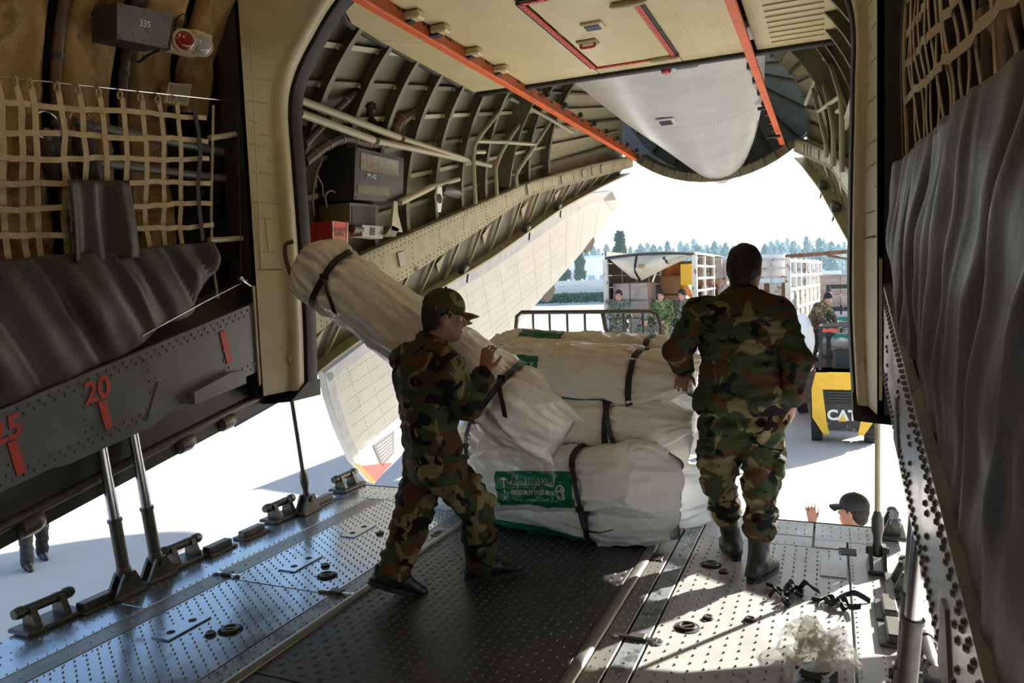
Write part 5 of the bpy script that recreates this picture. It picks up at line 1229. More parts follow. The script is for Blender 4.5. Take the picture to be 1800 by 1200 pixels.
def figure(J, label, name='person', h=.011, camo_m=None, trou_m=None, boots=True, hairstyle='short', cap=None, face=(0, 1, 0), upv=(0, 0, 1), girth=1., folds=.012, seed=1, hands=None, pockets=True, pelvis_f=None, shoe_dirs=None, shoe_len=.27, boot_top=.24, collar=True, group=None, hem=None, cap_m=None, skin=None, tuck=True):
    """J: dict of world joints; L/R are the wearer's own sides"""
    J = {k: np.asarray(v, float) for k, v in J.items()}; sk = skin or skin_
    A_ = np.array(list(J.values())); lo = A_.min(0)-.22; hi = A_.max(0)+.22
    base = V(J['pel'][0], J['pel'][1], min(J['LA'][2], J['RA'][2])-.09)
    root = empty(name, base, label, 'person', group)
    nk, ch, pv = J['nk'], J['ch'], J['pel']
    bf = fr3(pelvis_f if pelvis_f is not None else (0, 1, 0)); fwd = bf[1]
    # ---- body (one continuous skin surface)
    f = Field(lo, hi, h)
    M_, g = head(f, J['hd'], face, upv)
    f.cone(J['hd']-M_[2]*.06-M_[1]*.02, nk, .056, .062, .03); f.cone(nk, ch, .07, .11, .05); f.cone(ch, pv, .11, .10, .05)
    for s in 'LR':
        f.cone(nk, J[s+'S'], .05, .045, .03); f.cone(J[s+'S'], J[s+'E'], .045, .037, .02); f.cone(J[s+'E'], J[s+'W'], .037, .026, .02)
        f.cone(pv, J[s+'H'], .09, .08, .04); f.cone(J[s+'H'], J[s+'K'], .07, .05, .03); f.cone(J[s+'K'], J[s+'A'], .05, .035, .03)
        hd = (hands or {}).get(s)
        if hd is None: hd = dict(d=J[s+'W']-J[s+'E'], pn=fwd*-.3+bf[0]*(.9 if s == 'L' else -.9), curl=.45)
        dd = hd['d']; hand(f, J[s+'W'], dd, hd['pn'], hd.get('side', 1 if s == 'L' else -1), hd.get('curl', .45), spread=hd.get('spread', .1))
    body = emit(f, 'body', sk, root, 0)
    ey = MB(); ed = MB()
    for s in (-1, 1):
        ey.ball(g(.031*s, .079, .002), .0135, 10, 8); ed.ball(g(.031*s, .0875, .002), .0068, 8, 6)
    ey.build('eyeball', eyew, body, smooth=True); ed.build('iris', eyed, body, smooth=True)
    MB().tube(spline([g(-.024, .092, -.071), g(-.01, .0965, -.0695), g(.01, .0965, -.0695), g(.024, .092, -.071)], 4), .0045, 6).build('lips', lipm, body, smooth=True)
    eb = MB()
    for s in (-1, 1): eb.tube(spline([g(.012*s, .096, .022), g(.03*s, .096, .028), g(.048*s, .084, .021)], 4), .0045, 6)
    eb.build('eyebrows', hairm, body, smooth=True)
    # ---- hair
    f = Field(J['hd']-.2, J['hd']+.22, min(h, .008))
    f.ell(g(0, -.02, .04), V(.083, .1, .098), M_, .01); f.ell(g(0, -.045, -.01), V(.078, .072, .075), M_, .02)
    if hairstyle == 'short': f.ell(g(0, -.06, -.055), V(.058, .045, .05), M_, .02)
    f.cut(g(0, .062, .05), M_[1]*1.+M_[2]*-.55); f.cut(g(0, 0, -.115), -M_[2])
    if cap: f.cut(g(0, 0, .045), M_[2])
    emit(f, 'hair', hairm, root, .006, (60, 60, 40), seed)
    if cap == 'cap':
        f = Field(J['hd']-.25, J['hd']+.3, .008)
        f.ell(g(0, -.012, .05), V(.095, .112, .098), M_, .01); f.cut(g(0, 0, .022), -M_[2]*1.-M_[1]*.12)
        cp_ = emit(f, 'cap', cap_m, root, .002, (20, 20, 20), seed)
        G = []
        for a in np.linspace(-1.05, 1.05, 17):
            e = V(.089*sin(a), .096*cos(a)-.006, .034-.004*cos(a)); ln = .088*cos(a*.62)+.0
            G.append([g(e[0]*(1+t*.03), e[1]+ln*t, e[2]+.012*t*(1-t)*1.2-.03*t*abs(sin(a))**2-.012*t) for t in np.linspace(0, 1, 8)])
        MB().grid(G, M_[2]*.005).build('cap_bill', cap_m, cp_, smooth=True)
        MB().ball(g(0, -.012, .15), (.008, .008, .006), 8, 6).build('cap_button', cap_m, cp_, smooth=True)
    elif cap == 'beanie':
        f = Field(J['hd']-.22, J['hd']+.25, .01); f.ell(g(0, -.015, .05), V(.09, .106, .105), M_, .01); f.cut(g(0, 0, .015), -M_[2]-M_[1]*.1); emit(f, 'beanie', cap_m, root, .003, (30, 30, 10), seed)
    # ---- jacket
    f = Field(lo, hi, h); gth = girth
    hemp = hem if hem is not None else pv-V(0, 0, .10)
    ax = (nk-pv)/np.linalg.norm(nk-pv)
    wS = (J['RS']-J['LS']); mid = (J['LS']+J['RS'])/2; sq = (fwd, 1.42)
    f.cone(ch-wS*.2, ch+wS*.2, .125*gth, .125*gth, .05, (fwd, 1.08))
    f.cone(mid-wS*.28-ax*.02, mid+wS*.28-ax*.02, .08*gth, .08*gth, .06)
    for s in 'LR': f.cone(nk+(J['hd']-nk)*.1, J[s+'S']-ax*.01, .062, .06, .05)
    pm = hemp+(pv-hemp)*.0; wH = J['RH']-J['LH']; wH = wH/np.linalg.norm(wH)
    f.cone(ch-wH*.05, pm-wH*.07-ax*.05, .135*gth, .135*gth, .05, (fwd, 1.12)); f.cone(ch+wH*.05, pm+wH*.07-ax*.05, .135*gth, .135*gth, .05, (fwd, 1.12))
    f.cone(nk-ax*.03, nk+(J['hd']-nk)*.18, .078, .07, .03)
    for s in 'LR':
        f.cone(mid, J[s+'S'], .085*gth, .082*gth, .05); f.cone(J[s+'S'], J[s+'E'], .076*gth, .062*gth, .02); f.cone(J[s+'E'], J[s+'W']+(J[s+'E']-J[s+'W'])*.12, .062*gth, .047*gth, .02)
        wv = J[s+'E']-J[s+'W']; wv /= np.linalg.norm(wv); f.cone(J[s+'W']+wv*.06, J[s+'W']+wv*.035, .05*gth, .047*gth, .006)
    f.cone(hemp-wH*.1+ax*.03, hemp+wH*.1+ax*.03, .142*gth, .142*gth, .02, (fwd, 1.12)); f.cut(hemp, -ax); f.cut(nk+(J['hd']-nk)*.32, (J['hd']-nk))
    jk = emit(f, 'jacket', camo_m, root, folds, (7, 7, 15), seed)
    if collar:
        cc = nk+(J['hd']-nk)*.26; n_ = (J['hd']-nk)/np.linalg.norm(J['hd']-nk); fq = fr3(np.cross(wS, n_)*1., n_) if False else None
        u1 = wS/np.linalg.norm(wS); u1 = u1-n_*(u1@n_); u1 /= np.linalg.norm(u1); u2 = np.cross(n_, u1)
        G = []
        for t in np.linspace(0, 2*pi, 33): G.append([cc+(u1*cos(t)*.074+u2*sin(t)*.072)*(1+.10*(1-z))+n_*(-.03+.058*z) for z in (0, .5, 1)])
        MB().grid(G, n_*.0).build('collar', camo_m, jk, smooth=True)
    # ---- trousers
    f = Field(lo, hi, h)
    f.cone(J['LH'], J['RH'], .112*gth, .112*gth, .04, (fwd, 1.08)); f.cone(pv, pv+ax*.1, .11*gth, .105*gth, .05)
    for s in 'LR':
        H_, K_, A2 = J[s+'H'], J[s+'K'], J[s+'A']; up_ = (K_-A2)/np.linalg.norm(K_-A2)
        f.cone(H_, K_, .108*gth, .082*gth, .04); f.cone(K_, A2+up_*(boot_top-.06 if boots and tuck else .0), .08*gth, .072*gth, .03)
        if boots and tuck: f.cone(A2+up_*(boot_top-.02), A2+up_*(boot_top-.035), .075, .068, .02)
        if pockets:
            c = H_*.42+K_*.58; o_ = bf[0]*(1 if s == 'R' else -1); f.box(c+o_*.088*gth+up_*0, V(.022, .075, .085), np.stack([o_, np.cross(up_, o_), up_]), .014, .015)
    for s in 'LR':
        up_ = (J[s+'K']-J[s+'A'])/np.linalg.norm(J[s+'K']-J[s+'A'])
    emit(f, 'trousers', trou_m or camo_m, root, folds*1.25, (8, 8, 20), seed+7)
    # ---- footwear
    for s in 'LR':
        A2, K_ = J[s+'A'], J[s+'K']; d = np.asarray((shoe_dirs or {}).get(s, fwd), float); d = d/np.linalg.norm(d); up_ = (K_-A2)/np.linalg.norm(K_-A2); sd2 = np.cross(d, V(0, 0, 1)); sd2 /= np.linalg.norm(sd2); nz = np.cross(sd2, d)
        f = Field(A2-.34, A2+.34, min(h, .009)); so_ = A2-nz*.062
        hl = so_-d*.055; to = so_+d*(shoe_len-.105)
        if boots: f.cone(A2, A2+up_*boot_top, .048, .063, .02); 
        else: f.cone(A2, A2+up_*.05, .045, .047, .02)
        f.cone(hl+nz*.03, so_+d*.05+nz*.035, .036, .042, .02); f.cone(so_+d*.04+nz*.04, to+nz*.008, .044, .034, .03, (nz, 1.15)); f.cone(A2, so_+d*.06+nz*.045, .045, .038, .03)
        f.cone(hl+nz*.02, A2, .038, .045, .02)
        f.cut(so_-nz*.012, -nz)
        bt = emit(f, 'boot' if boots else 'shoe', boot_l, root, .003, (16, 16, 40), seed+3)
        pts = []
        for t in np.linspace(0, 2*pi, 28, endpoint=False):
            x, y = cos(t), sin(t); ln = (shoe_len-.06) if x > 0 else .1; wd = .046-(.006 if x < 0 else 0)
            pts.append(so_-nz*.03+d*(x*ln*.98 if x > 0 else x*ln)+sd2*(np.sign(y)*abs(y)**.75*wd))
        MB().prism(pts, nz*.026).build('sole', sole_m, bt)
    return root, g, M_

# ---- soldier facing away beside the bags
camoA = camo('woodland_camo', WOOD, 5.2, (3, 1, 2), (.53, .56, .565))
J = dict(hd=AY(1311, 474, 4.10), nk=AY(1305, 528, 4.06), ch=AY(1300, 590, 4.06), pel=AY(1303, 738, 4.08),
         LS=AY(1232, 552, 4.04), RS=AY(1364, 552, 4.04), LE=AY(1190, 618, 4.04), RE=AY(1400, 632, 4.00), LW=AY(1203, 648, 4.08), RW=AY(1392, 704, 4.06),
         LH=AY(1272, 752, 4.08), RH=AY(1336, 752, 4.08), LK=AY(1264, 842, 4.15), RK=AY(1338, 842, 4.06), LA=AY(1287, 945, 4.22), RA=AY(1333, 990, 3.93))
J['LA'][2] = .085; J['RA'][2] = .085
figure(J, 'soldier in woodland camouflage and black boots seen from behind beside the bags', h=.010, camo_m=camoA, face=(.28, .96, -.08), seed=2, folds=.017, girth=1.04,
       hands={'L': dict(d=V(-.22, .30, -.85), pn=V(.1, 1, .1), curl=.22, side=1), 'R': dict(d=V(-.04, .1, -1), pn=V(-1, .2, 0), curl=.5, side=-1)},
       shoe_dirs={'L': V(-.38, .92, 0), 'R': V(.38, .92, 0)}, hem=AY(1302, 722, 4.06))
# ---- soldier in a cap carrying a bag
camoB = camo('woodland_camo_dark', WOOD, 5.0, (-5, 4, 9), (.52, .58, .56))
fd = V(.72, .69, 0); rt = V(.69, -.72, 0)
pel = AY(762, 800, 3.34)
J = dict(hd=AY(782, 556, 3.42), nk=AY(756, 612, 3.38), ch=AY(748, 668, 3.36), pel=pel,
         LS=AY(716, 628, 3.52), RS=AY(786, 648, 3.24), LE=AY(724, 600, 3.80), RE=AY(822, 716, 3.30), LW=AY(790, 575, 4.0), RW=AY(852, 655, 3.43),
         LH=pel-rt*.09-V(0, 0, .02), RH=pel+rt*.09-V(0, 0, .02), LK=AY(722, 922, 3.26), RK=AY(838, 890, 3.44), LA=AY(690, 1004, 3.14), RA=AY(845, 976, 3.50))
J['RA'][2] = .085; J['LA'][2] = max(J['LA'][2], .12)
s1, g1, M1 = figure(J, 'soldier in camouflage and a peaked cap carrying a long white bag', h=.010, camo_m=camoB, face=(.86, .48, -.16), cap='cap', cap_m=camo('cap_camo', WOOD, 9., (1, 8, 3), (.5, .55, .62)), seed=5, folds=.017, girth=1.06, boots=False, pelvis_f=fd, tuck=False,
       hands={'R': dict(d=V(.12, .12, 1), pn=V(.2, 1, 0), curl=.5, side=-1), 'L': dict(d=V(.6, .2, .3), pn=V(.2, -1, -.3), curl=.5, side=1)},
       shoe_dirs={'L': V(.66, .60, -.42), 'R': V(.86, .5, .06)}, hem=AY(765, 838, 3.34), shoe_len=.29)

q = AY(850, 985, 3.42)
for sh in [c for c in s1.children if c.name.startswith('shoe')][1:2]:
    for k in range(3): MB().bar(AY(846+k*5, 978, 3.445), AY(848+k*5, 992, 3.435), .008, .008).build('lace_stripe', mat('stripe_red', (.5, .03, .03), .5), sh)
for sh in [c for c in s1.children if c.name.startswith('shoe')][:1]:
    MB().ball(AY(694, 1013, 3.085), (.012, .012, .02), 10, 8).build('shoe_emblem', white, sh, smooth=True)
# ================================================================== OTHER PEOPLE
camoC = camo('woodland_camo_bright', [(.09, .15, .06), (.10, .055, .03), (.30, .30, .13), (.02, .02, .02)], 6.5, (2, 2, 2), (.55, .53, .58))
camoD = camo('digital_camo_grey', [(.13, .15, .11), (.07, .08, .06), (.30, .30, .25), (.03, .03, .03)], 11., (4, 0, 1), (.52, .55, .6))
jackd = mat('dark_jacket', (.02, .03, .028), .7, bump=.1, bs=20); trod = mat('dark_trousers', (.035, .035, .036), .75, bump=.2, bs=20)
navy = mat('navy_knit', (.015, .018, .035), .85); capd = mat('black_cap', (.018, .018, .019), .7)
def stand(x, y, z, f, hgt=1.74, lean=0.):
    f = V(f[0], f[1], 0); f /= np.linalg.norm(f); r = V(f[1], -f[0], 0); k = hgt/1.74; P = V(x, y, z); g = lambda a, b, c: P+(r*a+f*b+V(0, 0, c))*k
    L_ = lambda c: lean*(c-.95)
    J = dict(hd=g(0, .03+L_(1.6), 1.61), nk=g(0, L_(1.45), 1.46), ch=g(0, L_(1.3), 1.3), pel=g(0, 0, .96))
    for s, q in (('L', -1), ('R', 1)):
        J[s+'S'] = g(.19*q, L_(1.42), 1.42); J[s+'E'] = g(.26*q, -.04+L_(1.12), 1.13); J[s+'W'] = g(.25*q, .08+L_(.9), .9)
        J[s+'H'] = g(.09*q, 0, .92); J[s+'K'] = g(.11*q, .02, .5); J[s+'A'] = g(.12*q, -.02, .085)
    return J, g, f, r
# waving man below the ramp edge
J, g, f, r = stand(*AY(1506, 897, 6.3)[:2], GZ, (-.93, .36)); c = AY(1506, 899, 6.3)
for k in J: J[k] = J[k]+V(0, 0, c[2]-J['hd'][2]) if k not in ('LA', 'RA') else J[k]
J['LE'] = J['LS']+V(-.2, -.02, -.22); 
hw = AY(1428, 918, 6.25); J['RE'] = J['RS']*.4+hw*.6+V(.05, 0, -.24); J['RW'] = hw
figure(J, 'man in a black cap and dark jacket waving from below the ramp edge', h=.012, camo_m=jackd, trou_m=trod, face=(-.93, .30, .0), cap='cap', cap_m=capd, boots=False, tuck=False, pockets=False, pelvis_f=f, seed=9, folds=.008,
       hands={'R': dict(d=V(-.1, 0, 1), pn=V(-.4, .9, 0), curl=.12, side=-1, spread=.16)}, skin=mat('skin_ruddy', (.5, .24, .17), .5, var=.08, vs=12))
# man beyond the port side, only his legs show under the sill
J, g, f, r = stand(-10.3, 6.72, GZ, (.75, -.3)); J['LA'] = g(-.14, -.18, .09); J['RK'] = g(.1, .1, .5); J['RA'] = g(.12, .16, .085)
figure(J, 'person in dark trousers walking on the apron beyond the port side', h=.016, camo_m=jackd, trou_m=mat('charcoal_trousers', (.014, .014, .014), .6, bump=.3, bs=14), boots=False, tuck=False, pelvis_f=f, face=f, seed=12, pockets=False)
# men on the left truck bed
BZ = -.42; YT = 18.0
skt = mat('skin_tan', (.5, .28, .19), .5)
def at_px(px, Y): return AY(px, 560, Y)[0]
J, g, f, r = stand(at_px(1089, 17.5), 17.5, BZ, (.2, -1)); J['LW'] = g(-.04, .24, 1.14); J['RW'] = g(.07, .24, 1.14); J['LE'] = g(-.24, .08, 1.1); J['RE'] = g(.24, .08, 1.1)
figure(J, 'bareheaded soldier looking at his phone beside the wrapped pallet', h=.02, camo_m=camoD, face=(.12, -.92, -.25), pelvis_f=f, seed=20, skin=skt, hands={'L': dict(d=r*.8+f*.4, pn=V(0, 0, 1), curl=.4), 'R': dict(d=-r*.8+f*.4, pn=V(0, 0, 1), curl=.4)})
ph = g(.015, .31, 1.17); MB().box(ph, (.075, .15, .01), rotm(.6, 0, 0), bev=.003).build('phone', black, loc=ph, label='dark phone held by the bareheaded soldier on the truck', cat='phone')
J, g, f, r = stand(at_px(1163, 17.4), 17.4, BZ, (-.1, -1), 1.72); J['LW'] = g(-.12, .2, 1.0); J['LE'] = g(-.27, .05, 1.1); J['RW'] = g(.24, .12, .95)
figure(J, 'soldier in bright green camouflage looking down, middle of the truck group', h=.02, camo_m=camoC, face=(-.05, -.85, -.33), pelvis_f=f, seed=21, skin=skt)
J, g, f, r = stand(at_px(1199, 17.7), 17.7, BZ, (.1, -1), 1.7)
figure(J, 'soldier partly hidden behind the standing soldier\'s elbow on the truck', h=.02, camo_m=camoD, face=(-.35, -.85, -.25), pelvis_f=f, seed=22, skin=skt)
x = at_px(1140, 17.25); f = V(-.1, -1, 0); f /= np.linalg.norm(f); r = V(-1, .1, 0); P = V(x, 17.25, BZ); g = lambda a, b, c: P+r*a+f*b+V(0, 0, c)
J = dict(hd=g(.02, .22, 1.02), nk=g(.02, .14, .88), ch=g(.01, .1, .74), pel=g(0, -.12, .42))
for s, q in (('L', -1), ('R', 1)):
    J[s+'S'] = g(.18*q, .12, .84); J[s+'E'] = g(.26*q, .26, .62); J[s+'W'] = g(.05*q, .42, .56); J[s+'H'] = g(.1*q, -.12, .4); J[s+'K'] = g(.2*q, .3, .5); J[s+'A'] = g(.17*q, .12, .085)
figure(J, 'soldier in a cap crouching at the edge of the truck bed', h=.02, camo_m=camoD, face=(-.2, -.95, .0), cap='cap', cap_m=camoD, pelvis_f=f, seed=23, skin=skt, pockets=False, hem=J['pel']+V(0, 0, .05))
# man bending on the right truck
q = AY(1428, 530, 18.9); f = V(.8, -.55, 0); f /= np.linalg.norm(f); r = V(f[1], -f[0], 0); P = V(q[0], 18.9, -.55); g = lambda a, b, c: P+r*a+f*b+V(0, 0, c)
J = dict(hd=g(0, .42, 1.50), nk=g(0, .32, 1.38), ch=g(0, .2, 1.24), pel=g(0, -.05, .95))
for s, w in (('L', -1), ('R', 1)):
    J[s+'S'] = g(.18*w, .27, 1.33); J[s+'E'] = g(.24*w, .38, 1.06); J[s+'W'] = g(.16*w, .55, .86); J[s+'H'] = g(.09*w, -.05, .92); J[s+'K'] = g(.1*w, .02, .5); J[s+'A'] = g(.11*w, -.05, .085)
figure(J, 'man in a navy beanie bending over bags on the right-hand truck', h=.02, camo_m=camo('camo_brown', [(.12, .10, .06), (.05, .035, .025), (.28, .26, .14), (.02, .02, .02)], 8., (0, 5, 5)), trou_m=trod, face=(.5, -.8, -.2), cap='beanie', cap_m=navy, pelvis_f=f, seed=24, skin=skt)

# ================================================================== TRUCKS
rustw = mat('rusty_white', (.62, .60, .56), .6, var=.1, vs=6, dirt=(.22, .10, .045), dirt_t=.54, dirt_s=4)
rust = mat('rust', (.19, .085, .045), .8, var=.35, vs=8)
tarpm = mat('canvas_tarp', (.62, .56, .44), .7, var=.12, vs=3, dirt=(.36, .24, .1), dirt_t=.6, dirt_s=2, bump=.2, bs=8)
film = mat('wrapped_carton', (.44, .36, .33), .28, var=.22, vs=2.2, coat=.7, aniso=(1, 1, 5), bump=.2, bs=12)
woodb = mat('brown_boards', (.13, .075, .055), .75, var=.3, vs=4)
tyre = mat('tyre_rubber', (.025, .025, .025), .8, bump=.4, bs=30)
x0, x1 = AY(1066, 520, YT)[0], AY(1222, 520, YT)[0]; TZ = AY(1144, 452, YT)[2]
t1 = empty('cargo_truck', ((x0+x1)/2, YT+3, GZ), 'open-backed truck with a sagging canvas tarp and wrapped pallet', 'truck')
MB().box(((x0+x1)/2, YT+3.2, BZ-.12), (x1-x0, 6.6, .2), bev=.01).build('bed', woodb, t1)
for x in (x0, x1):
    MB().bar((x, YT, BZ), (x, YT, TZ), .11, .11, up=(0, 1, 0)).build('corner_post', rustw, t1)
    MB().bar((x, YT+6.4, BZ), (x, YT+6.4, TZ), .1, .1, up=(0, 1, 0)).build('corner_post', rustw, t1)
    for k in range(9): MB().bar((x, YT+.05, BZ+.15+k*.3), (x, YT+(6.4 if x == x0 else 3.4), BZ+.15+k*.3), .03, (.05 if k > 3 else .24) if x == x1 else .285).build('side_rail', rustw if x == x1 else mat('dark_boards', (.06, .045, .035), .8, var=.3, vs=4), t1)
    if x == x1: MB().bar((x-.2, YT+.1, TZ-.45), (x-.2, YT+.6, TZ-.45), .3, .5).build('side_board', mat('yellow_board', (.75, .42, .02), .5), t1)
    for k in range(3): MB().bar((x, YT+1.5+k*1.6, BZ), (x, YT+1.5+k*1.6, TZ), .06, .06, up=(0, 1, 0)).build('stake', rustw, t1)
# rear bow and sagging tarp
P = [V(x0+(x1-x0)*t, YT-.02, TZ+.06*sin(pi*t)+.02) for t in np.linspace(0, 1, 12)]
MB().tube(P, .035, 8).build('rear_bow', dksteel, t1, smooth=True)
G = []
for t in np.linspace(.06, .97, 36):
    x = x0+(x1-x0)*t; drop = np.interp(t, [.06, .3, .42, .62, .97], [.02, .52, .60, .40, .03])
    G.append([V(x, YT-.04-.22*sin(pi*s)*drop/.55+.02*sin(s*9+t*14), TZ+.05*sin(pi*t)-drop*s) for s in np.linspace(0, 1, 14)])
tp_ = MB().grid(G, V(0, -.01, 0)).build('tarp', tarpm, t1, smooth=True)
for (a, b) in (((.38, .0), (.42, 1.)), ((.7, .2), (.76, .8))):
    i0, i1 = int((a[0]-.06)/.91*35), int((b[0]-.06)/.91*35); MB().ribbon([G[i0+(i1-i0)*k//4][int((a[1]+(b[1]-a[1])*k/4)*13)]+V(0, -.03, 0) for k in range(5)], (1, 0, 0), .05, .006).build('tarp_strap', strapm, tp_)
G = [[V(x0+(x1-x0)*t, y, TZ+.06*sin(pi*t)+.06) for t in np.linspace(0, 1, 10)] for y in np.linspace(YT, YT+6.4, 6)]
MB().grid(G, V(0, 0, .01)).build('roof_tarp', tarpm, t1, smooth=True)
MB().box(((x0+x1)/2, YT+6.5, (BZ+TZ)/2), (x1-x0, .06, TZ-BZ)).build('head_board', rust, t1)
MB().box(((x0+x1)/2, YT+7.6, GZ+1.5), (2.2, 1.9, 2.3), bev=.1).build('cab', white, t1)
MB().box(((x0+x1)/2, YT+3.5, BZ-.35), (.9, 7, .25)).build('chassis', dksteel, t1)
for y in (YT+1.3, YT+2.5, YT+7.4):
    for x in (x0+.25, x1-.25): MB().lathe((x-.15, y, GZ+.5), (1, 0, 0), [(0, .3), (.02, .48), (.06, .5), (.24, .5), (.28, .48), (.3, .3)], 20).build('wheel', tyre, t1, smooth=True)
# load on truck 1
a = AY(1078, 600, YT+.35)[0]; b = AY(1140, 600, YT+.35)[0]; zt1 = AY(1100, 497, YT+.35)[2]
r = empty('wrapped_pallet', ((a+b)/2, YT+.9, BZ), 'tall film-wrapped carton pallet behind the phone soldier', 'pallet')
n = 0
for i in range(2):
    for k in range(4):
        hz = (zt1-BZ-.12)/4; MB().box((a+(b-a)*(.25+.5*i), YT+.9, BZ+.12+hz*(k+.5)), ((b-a)/2-.012, 1.0, hz-.012), bev=.015).build('carton', film, r)
MB().box(((a+b)/2, YT+.9, BZ+.06), (b-a, 1.0, .1), bev=.01).build('pallet_base', woodb, r)
r = empty('carton_stack', (b+.45, YT+1.9, BZ), 'brown carton stack deep inside the tarped truck', 'carton')
for k in range(4): MB().box((b+.42, YT+1.9, BZ+.3+k*.5), (.7, .8, .48), bev=.02).build('carton', mat('carton_brown', (.22, .12, .06), .7, var=.1), r)
mb = MB(); U, T = np.meshgrid(np.linspace(0, 1, 20), np.linspace(0, 1, 20), indexing='ij')
G = np.stack([x1-1.15+1.1*U, YT+1.5+.25*np.sin(U*7)+.15*T, BZ+.6+1.75*T*(.75+.3*np.sin(U*5))], -1); G = G+.06*np.stack([fbm(G, 3, 1), fbm(G, 3, 2), fbm(G, 3, 3)], -1)
mb.grid(G, V(0, .02, 0)); mb.build('orange_cover', mat('orange_cloth', (.55, .22, .06), .7, var=.25, vs=3, dirt=(.08, .06, .03), dirt_t=.6, dirt_s=3), loc=(x1-.6, YT+1.5, BZ), smooth=True, label='crumpled orange cover inside the tarped truck', cat='cloth')
def sack(px, py, Y, rx, rz, label, m, seed, group=None, ry=.3):
    c = AY(px, py, Y); f = Field(c-V(rx+.1, ry+.1, rz+.1), c+V(rx+.1, ry+.1, rz+.1), .03); f.ell(c, (rx, ry, rz), None, .02); f.box(c-V(0, 0, rz*.15), (rx*.85, ry*.8, rz*.75), None, .08, .1)
    P, F_ = f.mesh(); N_ = vnorm(P, F_); P = P+N_*(.05*vnoise(P, 6, seed))[:, None]
    mb = MB(); mb.v = [tuple(q) for q in P]; mb.f = [tuple(int(i) for i in q) for q in F_]; mb.m = [0]*len(mb.f)
    return mb.build('white_sack', m, loc=c-V(0, 0, rz), smooth=True, ang=180, label=label, cat='sack', group=group)
sack(1205, 560, 18.6, .42, .55, 'pale grey sack standing behind the half-hidden soldier', mat('sack_grey', (.55, .55, .6), .5), 31)
# broadside stake trailer between the trucks
Y2 = 23.; xa, xb = AY(1224, 500, Y2)[0], AY(1384, 500, Y2)[0]; z0 = AY(1300, 600, Y2)[2]; zr = [AY(1300, q, Y2)[2] for q in (449, 459, 474, 489, 499)]
t3 = empty('stake_trailer', ((xa+xb)/2, Y2, GZ), 'white stake-sided trailer standing broadside between the trucks', 'trailer')
for k, z in enumerate(zr[1:4]): MB().bar((xa, Y2, z), (xb, Y2, z), .05, .06).build('side_rail', rustw, t3)
for t in np.linspace(0, 1, 7): MB().bar((xa+(xb-xa)*t, Y2+.02, z0-.2), (xa+(xb-xa)*t, Y2+.02, zr[1]), .06, .05, up=(0, 1, 0)).build('stake', rustw, t3)
MB().box(((xa+xb)/2, Y2+.25, (zr[0]+zr[3])/2), (xb-xa-.1, .3, zr[0]-zr[3]), bev=.03).build('white_load', mat('white_load', (.85, .85, .84), .6), t3)
for k, t in enumerate(np.linspace(0, 1, 17)[:-1]):
    MB().box((xa+(xb-xa)*(t+.031), Y2, (z0+zr[4])/2), ((xb-xa)/17, .05, zr[4]-z0)).build('side_slat', rustw if k % 3 else rust, t3)
MB().box(((xa+xb)/2, Y2+1.2, z0-.1), (xb-xa, 2.4, .2)).build('bed', dksteel, t3)
for t in (.15, .35, .8): MB().lathe((xa+(xb-xa)*t, Y2+.1, GZ+.5), (0, 1, 0), [(0, .3), (.02, .48), (.06, .5), (.28, .48), (.3, .3)], 20).build('wheel', tyre, t3, smooth=True)
# right-hand truck: inner face of its port side, open back
Y3 = 19.6; xl = AY(1385, 500, Y3)[0]; pz = AY(1385, 452, Y3)[2]; B2 = -.62
t2 = empty('stake_truck', (xl+1.2, Y3+3, GZ), 'rust-streaked stake truck with open back behind the forklift', 'truck')
xf = AY(1441, 500, Y3+7)[0]
sd_ = V(xf-xl, 7, 0); sd_ /= np.linalg.norm(sd_)
def tp2(u, x, z): return V(xl, Y3, 0)+sd_*u+V(sd_[1], -sd_[0], 0)*x+V(0, 0, z)
for k in range(26): MB().bar(tp2(.15+k*.27, 0, B2), tp2(.15+k*.27, 0, pz-.75), .05, .16, up=tuple(sd_)).build('side_slat', rustw if k % 4 else rust, t2)
for z in (pz-.8, pz-.45, pz-.08, (B2+pz)/2): MB().bar(tp2(0, .04, z), tp2(7, .04, z), .05, .07).build('side_rail', rustw, t2)
for k in range(8): MB().bar(tp2(k*1., .03, B2), tp2(k*1., .03, pz), .08, .08, up=tuple(sd_)).build('stake', rustw, t2)
for x in (0, 2.35): MB().bar(tp2(0, x, GZ+.8), tp2(0, x, pz), .12, .12, up=tuple(sd_)).build('corner_post', rustw, t2)
MB().bar(tp2(0, -.05, pz+.02), tp2(0, 2.4, pz+.1), .08, .09).build('rear_bow', rust, t2)
MB().bar(tp2(.02, .9, pz), tp2(.02, 2.3, pz-.35), .05, .05).build('brace', rust, t2)
for k in range(8): MB().bar(tp2(.1+k*.9, 2.35, B2), tp2(.1+k*.9, 2.35, pz), .06, .08, up=tuple(sd_)).build('stake', rustw, t2)
for k in range(5): MB().bar(tp2(.1, 2.35, B2+.1+k*.35), tp2(7, 2.35, B2+.1+k*.35), .04, .2).build('side_board', rustw, t2)
bd = MB(); pts = [tp2(0, -.05, B2-.2), tp2(0, 2.4, B2-.2), tp2(7, 2.4, B2-.2), tp2(7, -.05, B2-.2)]; bd.prism(pts, (0, 0, .18)); bd.build('bed', woodb, t2)
for k in range(6): MB().bar(tp2(-.03, -.0, B2-.12-k*.165), tp2(-.03, 2.4, B2-.12-k*.165), .05, .15).build('tail_board', woodb, t2)
MB().prism([tp2(7, 0, GZ+.5), tp2(7, 2.4, GZ+.5), tp2(9, 2.4, GZ+.5), tp2(9, 0, GZ+.5)], (0, 0, 2.3)).build('cab', mat('cab_blue', (.2, .3, .45), .4), t2)
